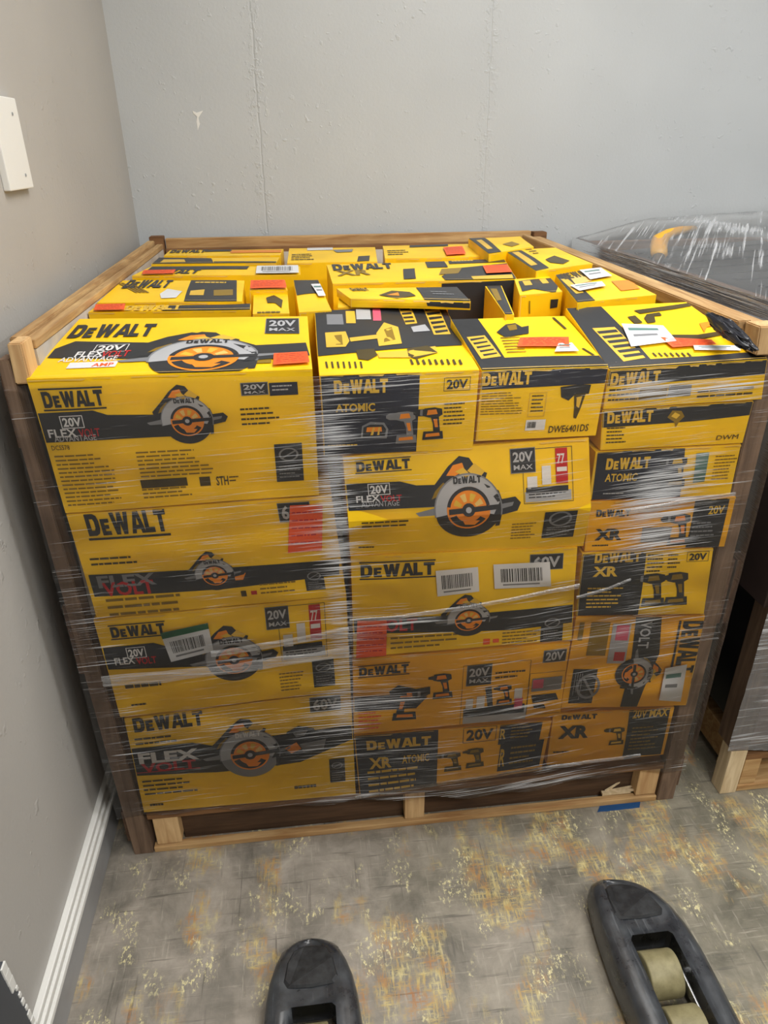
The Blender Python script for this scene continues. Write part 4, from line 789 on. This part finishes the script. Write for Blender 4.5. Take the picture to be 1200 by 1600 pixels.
c = tcart([(812, 462), (879, 456), (858, 432), (804, 436)], 1.10); TP(c, [(810, 440), (860, 435), (872, 448), (868, 458), (834, 452), (816, 456)], 'black', 1); TP(c, [(816, 440), (828, 439), (832, 446), (820, 447)], 'gold', 2); TP(c, [(842, 437), (852, 436), (858, 443), (848, 444)], 'gold', 2); TP(c, [(860, 468), (872, 467), (870, 480), (859, 482)], 'black', 2, 'front'); TP(c, [(826, 470), (828, 470), (828, 490), (826, 490)], 'olive', 2, 'front'); c.build('small orange-yellow carton with a torn dark flap, right of centre', G2)
c = tcart([(902, 473), (1026, 461), (940, 418), (868, 430)], 1.106); TP(c, [(866, 430), (884, 428), (930, 470), (902, 474)], 'black', 1); TP(c, [(876, 437), (886, 436), (912, 458), (900, 460)], 'gold', 2); T = c.art('top'); T.logo(*RR(T, 872, 426, 935, 430), 'ink')
TP(c, [(890, 434), (910, 430), (925, 440), (900, 446)], 'pale', 2); TP(c, [(955, 440), (985, 438), (1000, 452), (970, 455)], 'orange', 2)
c.sticker('top', [(905, 425), (938, 421), (956, 434), (922, 440)], 'white', 'white paper label'); c.sticker('top', [(890, 449), (940, 443), (946, 450), (905, 458)], 'white', 'white paper label'); c.build('yellow carton with crumpled white labels beside the right rail', G2)
c = tcart([(764, 397), (834, 386), (812, 369), (732, 373)], 1.118); TP(c, [(732, 373), (756, 371), (784, 394), (764, 397)], 'black', 1); TP(c, [(744, 376), (752, 375), (770, 389), (762, 390)], 'gold', 2); TP(c, [(785, 382), (800, 378), (812, 382), (800, 386)], 'olive', 2); c.build('yellow carton with a dark strip at the rear right corner', G2)
c = tcart([(838, 424), (926, 412), (868, 387), (788, 392)], 1.114); TP(c, [(788, 392), (812, 390), (858, 419), (836, 424)], 'black', 1); TP(c, [(800, 395), (810, 394), (840, 414), (830, 416)], 'gold', 2); T = c.art('top'); T.lines(*RR(T, 820, 390, 850, 398), 3, 'ink'); TP(c, [(852, 406), (866, 400), (890, 408), (880, 413), (860, 411)], 'ink', 2); c.build('yellow carton with a dark strip and tool picture, along the right rail towards the rear', G2)
# cartons lower down that carry the top layer
for iz in range(3):
    for ix in range(3):
        for iy in range(2):
            x0 = .05+ix*.374; y0 = .31+iy*.455; z0 = .1215+iz*.2655
            if True:
                fr = [(x0, y0, z0+.263), (x0+.37, y0, z0+.263), (x0+.37, y0, z0), (x0, y0, z0)]; bk = [(a_, y0+.45, c_) for a_, b_, c_ in fr]
                c = Carton(fr, bk, nu=2, nv=2, nt=2, jit=0) if False else Carton(fr, bk, nu=3, nv=2, nt=3, bulge=0, topbulge=0)
                for f_ in (c.front, c.top, c.left, c.right, c.back, c.bot): f_.jit = 0
                c.worn = False
                c.build('plain yellow carton buried under the top layer, barely visible in the gaps', 'cartons buried under the top layer')

# black plastic bag squeezed at the right front corner
bm = bmesh.new(); bmesh.ops.create_icosphere(bm, subdivisions=5, radius=1)
_p0, _p1 = at(1104, 490, 2, 1.100), at(1180, 547, 2, 1.072); _c = (_p0+_p1)/2; _d = (_p1-_p0)/2; _s = Vector((0, 0, 1)).cross(_d).normalized()
for v in bm.verts:
    q = v.co + noise.noise_vector(v.co*1.9)*.3 + noise.noise_vector(v.co*4.5)*.14; v.co = _c + _d*q.y*.9 + _s*q.x*.013 + Vector((0, 0, q.z*.012))
o_ = mkobj('plastic_bag', bm, 'bag', loc=tuple(_c-Vector((0, 0, .015))), smooth=True); tag(o_, 'crumpled black plastic bag tucked between the right end carton and the crate rail', 'bag')

# ================================================================== stretch film round the crate
WR = empty('stretch_wrap', (.61, -.02, .1), 'clear stretch film wound tightly round the open front of the crate', 'plastic film')
def filmgrid(path, ztop, zbot, nz, amp=.002, seed=0):
    bm = bmesh.new(); rows = []
    for i, (x, y) in enumerate(path):
        t0 = ztop(x, y); b0 = zbot(x, y); col_ = []
        for j in range(nz+1):
            z = b0+(t0-b0)*j/nz; q = Vector((x, y, z)); n_ = noise.noise(Vector((x*8+seed, y*8, z*22)))
            col_.append(bm.verts.new(q+Vector((0, n_*amp, 0)) if abs(y) < .03 else q+Vector((n_*amp, 0, 0))))
        rows.append(col_)
    for i in range(len(rows)-1):
        for j in range(nz): bm.faces.new((rows[i][j], rows[i+1][j], rows[i+1][j+1], rows[i][j+1]))
    return bm
def fy(x): return -.022 - .012*math.exp(-((x-.47)/.05)**2)*0 - (.016 if .46 < x < .95 else 0)*0
path = [(-.002+i*.01, -.014-.022*math.exp(-((-.002+i*.01-.72)/.22)**2)) for i in range(124)]
bm = filmgrid(path, lambda x, y: 1.047+.003*math.sin(x*9), lambda x, y: .128-.014*x+.006*math.sin(x*13)+.005*math.sin(x*41), 90, .0022)
o_ = child('front_film', bm, 'film_front', WR, smooth=True)
path = [(-.0185, -.010+i*.03) for i in range(42)]
o_ = child('side_film', filmgrid(path, lambda x, y: 1.095, lambda x, y: .16, 40, .0015), 'film_thin', WR, smooth=True)
path = [(1.2425, -.010+i*.03) for i in range(42)]
o_ = child('side_film', filmgrid(path, lambda x, y: 1.05, lambda x, y: .15, 40, .0015, 4), 'film_side', WR, smooth=True)
def fold(pts, wd, yoff=-.030):
    bm = bmesh.new(); P_ = [at(x, y, 1, yoff) for x, y in pts]; rs = []
    Q = []
    for i in range(len(P_)-1):
        for k in range(8): Q.append(P_[i].lerp(P_[i+1], k/8))
    Q.append(P_[-1]); n_ = len(Q)
    for i, q in enumerate(Q):
        wv = wd*(1+.3*noise.noise(q*9)); ys = [0, -.004, .001, -.003, .001]; wob = .0025*noise.noise(q*14)
        rs.append([bm.verts.new(q+Vector((0, ys[k], -wv*(k/4-.5)+wob))) for k in range(5)])
    for i in range(n_-1):
        for k in range(4): bm.faces.new((rs[i][k], rs[i][k+1], rs[i+1][k+1], rs[i+1][k]))
    c_ = child('film_fold', bm, 'film_fold', WR, smooth=True); return c_
fold([(160, 1065), (260, 1058), (400, 1040), (546, 1018)], .024); fold([(330, 1022), (440, 1005), (545, 985)], .016)
fold([(546, 972), (640, 962), (730, 950), (905, 915)], .010, -.046); fold([(975, 800), (1060, 784), (1148, 772)], .008); fold([(900, 934), (950, 920), (985, 905)], .006)
fold([(555, 1246), (700, 1222), (860, 1198), (1000, 1180)], .010, -.024)

# splintered wood and tape at the pallet
bm = bmesh.new(); rnd = random.Random(3)
for k, (a, b) in enumerate((((945, 1238), (985, 1212)), ((948, 1240), (992, 1228)), ((950, 1238), (1000, 1234)), ((940, 1241), (985, 1238)))):
    p0, p1 = at(*a, 2, .022+k*.0), at(*b, 2, .024+.02*(k == 0)); dx = (p1-p0).normalized(); sd = Vector((-dx.y, dx.x, 0))*(.002+.003*(k > 0))
    hexa(bm, [p0-sd, p1-sd*.3, p1+sd*.3, p0+sd, p0-sd+Vector((0, 0, .006)), p1-sd*.3+Vector((0, 0, .003)), p1+sd*.3+Vector((0, 0, .003)), p0+sd+Vector((0, 0, .006))])
o_ = mkobj('wood_splinter', bm, 'pale_pine', loc=tuple(at(960, 1238, 2, .02))); tag(o_, 'pale splintered wood lying in the right pallet opening', 'splinter')
bm = bmesh.new(); q = [at(x, y, 2, .0012) for x, y in ((941, 1251), (1002, 1245), (999, 1262), (933, 1269))]; nx = 12
g = [[bm.verts.new(q[0].lerp(q[1], i/nx).lerp(q[3].lerp(q[2], i/nx), j/3)+Vector((.001*noise.noise(Vector((i, j, 0))*1.7), .001*noise.noise(Vector((i, j, 5))*1.7), .0006*abs(noise.noise(Vector((i*.7, j, 9))))))) for i in range(nx+1)] for j in range(4)]
for j in range(3):
    for i in range(nx): bm.faces.new((g[j+1][i], g[j+1][i+1], g[j][i+1], g[j][i]))
bmesh.ops.solidify(bm, geom=bm.faces[:], thickness=.0008)
o_ = mkobj('tape_strip', bm, 'tape', loc=tuple(at(967, 1257, 2, .0))); tag(o_, 'strip of blue masking tape stuck to the floor in front of the pallet', 'tape')

# ================================================================== second crate
C2 = empty('wrapped_crate', (1.95, .65, 0), 'second wooden crate under cloudy stretch film, right of the carton crate', 'crate')
X2, W2 = 1.341, 1.2
def c2(name, a, b, mat, bev=.002):
    bm = bmesh.new(); box(bm, a, b, bev); return child(name, bm, mat, C2)
c2('post', (X2, .0, 0), (X2+.040, .038, .135), 'pale_pine'); c2('post', (X2, 0.0, .136), (X2+.04, .060, 1.02), 'wood_z'); c2('post', (X2+W2-.04, 0, 0), (X2+W2, .038, 1.02), 'wood_z')
c2('post', (X2, 1.26, 0), (X2+.04, 1.298, 1.02), 'wood_z'); c2('post', (X2+W2-.04, 1.26, 0), (X2+W2, 1.298, 1.02), 'wood_z')
c2('post', (X2, .62, 0), (X2+.04, .66, 1.02), 'brown_y')
c2('stringer', (X2+.045, .0045, .02), (X2+.085, 1.25, .1), 'wood_x'); c2('stringer', (X2+.6, .0045, .02), (X2+.64, 1.25, .1), 'wood_x'); c2('stringer', (X2+W2-.085, .0045, .02), (X2+W2-.045, 1.25, .1), 'wood_x')
for y0 in (.002, .6, 1.16): c2('bottom_board', (X2+.042, y0, .001), (X2+W2-.042, y0+.09, .019), 'wood_x')
for y0 in (.002, .3, .6, .88, 1.16): c2('deck_board', (X2+.042, y0, .101), (X2+W2-.042, y0+.09, .119), 'brown_x')
c2('side_panel', (X2-.014, .012, .52), (X2-.001, 1.29, 1.045), 'dark_board'); c2('side_panel', (X2-.009, .12, .135), (X2-.001, 1.29, .27), 'dark_board')
c2('side_panel', (X2+W2+.001, .012, .13), (X2+W2+.012, 1.29, 1.04), 'dark_board'); c2('back_panel', (X2+.042, 1.27, .13), (X2+W2-.042, 1.282, 1.04), 'dark_board')
c2('top_rail', (X2-.014, .0, 1.046), (X2+.02, 1.298, 1.082), 'brown_y'); c2('top_rail', (X2+.022, 1.26, 1.03), (X2+W2, 1.298, 1.075), 'brown_x'); c2('front_panel', (X2+.042, .008, .14), (X2+W2-.042, .02, 1.03), 'front_board')
# goods inside: black tool cases stacked and tilted
G3 = 'black tool cases heaped in the wrapped crate'
def case(name, cx, cy, cz, sx, sy, sz, rz, rx, ry, label, mat='case', handle=None):
    o = empty(name, (cx, cy, cz-sz/2), label, 'tool case', G3); Mx = Matrix.Translation((cx, cy, cz)) @ Matrix.Rotation(rz, 4, 'Z') @ Matrix.Rotation(rx, 4, 'X') @ Matrix.Rotation(ry, 4, 'Y')
    bm = bmesh.new(); box(bm, (-sx/2, -sy/2, -sz/2), (sx/2, sy/2, sz*.12), .008); bmesh.ops.transform(bm, matrix=Mx, verts=bm.verts); child('body', bm, mat, o)
    bm = bmesh.new(); box(bm, (-sx/2, -sy/2, sz*.14), (sx/2, sy/2, sz/2), .008)
    for k in range(5): box(bm, (-sx*.4, -sy*.36+k*sy*.17, sz/2-.001), (sx*.4, -sy*.36+k*sy*.17+.02, sz/2+.004), .0015)
    bmesh.ops.transform(bm, matrix=Mx, verts=bm.verts); child('lid', bm, mat, o)
    for s_ in (-.25, .25):
        bm = bmesh.new(); box(bm, (sx*s_-.02, -sy/2-.008, -.02), (sx*s_+.02, -sy/2+.001, .03), .002)
        bmesh.ops.transform(bm, matrix=Mx, verts=bm.verts); child('latch', bm, 'case', o)
for (a_) in ((1.66, .33, 1.015, .54, .60, .13, .0, -.01, -.03), (1.68, .94, 1.0, .52, .54, .12, .03, .02, -.04), (2.22, .33, 1.055, .50, .60, .15, .0, 0, -.03), (2.24, .94, 1.06, .50, .54, .15, 0, .0, -.03)):
    lab = {1.66: 'dark ribbed case nearest the front left of the wrapped crate', 1.68: 'dark ribbed case at the rear left of the wrapped crate', 2.22: 'dark ribbed case at the front right of the wrapped crate', 2.24: 'dark ribbed case at the rear right of the wrapped crate'}[a_[0]]
    case('tool_case', *a_, lab)
    case('tool_case', a_[0], a_[1], a_[2]-a_[5]/2-.42, a_[3], a_[4], .40*2-.0, 0, 0, 0, 'tall dark case hidden low inside the wrapped crate')
# yellow curved handle under the film
o_ = empty('pruning_tool', (1.50, .95, 1.09), 'curved yellow tool showing through the cloudy film of the second crate', 'tool')
pp = [at(x, y, 2, z) for x, y, z in ((1030, 398, 1.085), (1029, 384, 1.098), (1032, 373, 1.110), (1046, 365, 1.120), (1064, 360, 1.126), (1084, 357, 1.128))]
bm = bmesh.new(); tube(bm, pp, [.022, .024, .024, .022, .02, .014], 12, .6); child('grip', bm, 'tool_yellow', o_, smooth=True)
bm = bmesh.new(); tube(bm, [pp[0]+Vector((0, 0, -.004)), pp[0]+Vector((-.03, -.05, -.012)), pp[0]+Vector((-.05, -.1, -.016))], [.016, .012, .008], 10, .6); child('shaft', bm, 'case', o_, smooth=True)
# its film: side, front and sloping top
W3 = empty('stretch_wrap', (1.95, -.02, .1), 'cloudy stretch film covering the second crate and its black cases', 'plastic film')
path = [(X2-.017, 0+i*.03) for i in range(44)]; child('side_film', filmgrid(path, lambda x, y: 1.087, lambda x, y: .985+.01*math.sin(y*7), 12, .002, 2), 'film_far', W3, smooth=True)
path = [(X2-.016+i*.02, -.006) for i in range(63)]; child('front_film', filmgrid(path, lambda x, y: 1.075, lambda x, y: .135+.01*math.sin(x*20), 60, .0025, 5), 'film_far', W3, smooth=True)
bm = bmesh.new(); g = []
for j in range(45):
    y = -.006+1.306*j/44; row = []
    for i in range(61):
        x = X2-.016+1.24*i/60; s_ = i/60
        z = 1.088+.045*min(1, s_*5)+.05*s_ + .004*noise.noise(Vector((x*7, y*7, 1))) + .0025*noise.noise(Vector((x*30+y*30, (y-x)*6, 2)))
        if j == 0 or j == 44: z -= .012
        if i == 0: z = 1.086
        row.append(bm.verts.new((x, y, z)))
    g.append(row)
for j in range(44):
    for i in range(60): bm.faces.new((g[j][i], g[j][i+1], g[j+1][i+1], g[j+1][i]))
child('top_film', bm, 'film_far_top', W3, smooth=True)

# ================================================================== pallet jack
J = empty('pallet_jack', (.69, -.8, 0), 'black pallet jack whose two fork tips point at the crate from the foreground', 'pallet jack')
def fork(cx, ytip, lean):
    F = empty('fork', (cx, ytip, 0), '', ''); del F['label'], F['category']; F.parent = J; F.location = Vector((cx, ytip, 0))-J.location
    def fc(name, bm, mat, smooth=False):
        me_o = mkobj(name, bm, mat, smooth=smooth); me_o.parent = F
        for v in me_o.data.vertices: v.co -= Vector((cx, ytip, 0))
        return me_o
    # outline half widths along the length; y measured back from the tip
    st = [(0, .016), (.0025, .025), (.007, .034), (.015, .043), (.03, .054), (.055, .064), (.085, .073), (.12, .079), (.17, .083), (.20, .083), (.30, .083), (.36, .083), (.42, .083), (1.15, .083)]
    skew = lambda d: lean*math.exp(-d/.06)
    top = lambda d: .040+.040*(1-math.exp(-d/.035))
    bm = bmesh.new(); O0, O1 = .137, .355; hw = .040
    rows = []
    ds = sorted(set([s_[0] for s_ in st]+[O0, O0+.006, O1, .06, .09, .12, .25]))
    def half(d):
        for (a, b), (a2, b2) in zip(st, st[1:]):
            if a <= d <= a2: return b+(b2-b)*(d-a)/(a2-a)
        return st[-1][1]
    for d in ds:
        h = half(d); z = top(d); x0 = cx+skew(d); y = ytip-d; ring = []
        r_ = min(.014, h*.6)
        iw = hw if O0-.001 <= d <= O1+.001 else min(hw, h*.45)
        if d == O0: iw = hw-.006
        pr = [(-h, .012), (-h-.0, z-.020), (-h+r_*.25, z-.008), (-h+r_, z-.001), (-h+r_*1.9, z+.0), (-iw, z-.003 if d < O0 else z-.001), (iw, z-.003 if d < O0 else z-.001), (h-r_*1.9, z+.0), (h-r_, z-.001), (h-r_*.25, z-.008), (h, z-.020), (h, .012)]
        rows.append([bm.verts.new((x0+a, y, b)) for a, b in pr])
    for i in range(len(ds)-1):
        inop = O0-.001 <= ds[i] and ds[i+1] <= O1+.001
        for k in range(11):
            if inop and k == 5: continue
            bm.faces.new((rows[i][k+1], rows[i][k], rows[i+1][k], rows[i+1][k+1]))
        if inop:                                        # inside walls of the roller well
            for k, s_ in ((5, 1), (6, -1)):
                a, b = rows[i][k], rows[i+1][k]; c_ = bm.verts.new((a.co.x, a.co.y, .02)); d_ = bm.verts.new((b.co.x, b.co.y, .02)); bm.faces.new((a, b, d_, c_))
    for dd in (O0, O1):
        i = ds.index(dd); a, b = rows[i][5], rows[i][6]; c_ = bm.verts.new((b.co.x, b.co.y, .03)); d_ = bm.verts.new((a.co.x, a.co.y, .03)); bm.faces.new((a, b, c_, d_))
    bm.faces.new(rows[0])
    fc('fork_blade', bm, 'fork', True)
    # pressed pad on the nose
    bm = bmesh.new(); pts = [(.026, .012), (.036, .030), (.060, .042), (.095, .048), (.105, .040), (.108, 0)]
    loop = [(x, d) for d, x in [(a, b) for a, b in pts]]; out = [(-w_, d_) for d_, w_ in [(b, a) for a, b in []]]
    L_ = [(w_, d_) for d_, w_ in pts]+[(-w_, d_) for d_, w_ in pts[::-1][1:]]
    lo_ = [bm.verts.new((cx+skew(d_)+w_, ytip-d_, top(d_)-.0015)) for w_, d_ in L_]; hi_ = [bm.verts.new((cx+skew(d_)+w_*.9, ytip-.066-(d_-.066)*.92, top(d_)+.0025)) for w_, d_ in L_]
    for i in range(len(L_)): bm.faces.new((lo_[i], lo_[(i+1) % len(L_)], hi_[(i+1) % len(L_)], hi_[i]))
    bm.faces.new(hi_)
    bmesh.ops.recalc_face_normals(bm, faces=bm.faces[:]); fc('nose_pad', bm, 'pad')
    for d in (.188, .282):
        bm = bmesh.new(); cyl(bm, (cx-.034, ytip-d, .040), (cx+.026, ytip-d, .040), .0385, 40, .003); o = fc('load_roller', bm, 'roller')
        for f in o.data.polygons: f.use_smooth = True
        bm = bmesh.new(); cyl(bm, (cx-.039, ytip-d, .040), (cx+.038, ytip-d, .040), .008, 16); fc('axle', bm, 'steel')
    bm = bmesh.new(); box(bm, (cx+.029, ytip-.34, .040), (cx+.034, ytip-.165, .060), .002); fc('link_bar', bm, 'steel')
fork(.385, -.252, -.003); fork(1.003, -.203, -.030)
# frame, pump and handle behind the camera
bm = bmesh.new(); box(bm, (.30, -1.47, .03), (1.088, -1.40, .16), .01); box(bm, (.55, -1.56, .05), (.83, -1.46, .30), .01); child('frame', bm, 'fork', J)
bm = bmesh.new(); cyl(bm, (.69, -1.56, .12), (.69, -1.56, .42), .05, 24, .004); child('pump', bm, 'steel', J)
for x in (.62, .76):
    bm = bmesh.new(); cyl(bm, (x-.025, -1.60, .09), (x+.025, -1.60, .09), .09, 32, .006); child('steering_wheel', bm, 'rubber', J)
bm = bmesh.new(); tube(bm, [(.69, -1.60, .40), (.69, -1.85, 1.05)], .018, 12); tube(bm, [(.60, -1.86, 1.08), (.58, -1.90, 1.18), (.64, -1.93, 1.25), (.74, -1.93, 1.25), (.80, -1.90, 1.18), (.78, -1.86, 1.08), (.60, -1.86, 1.08)], .012, 10); child('handle', bm, 'rubber', J)
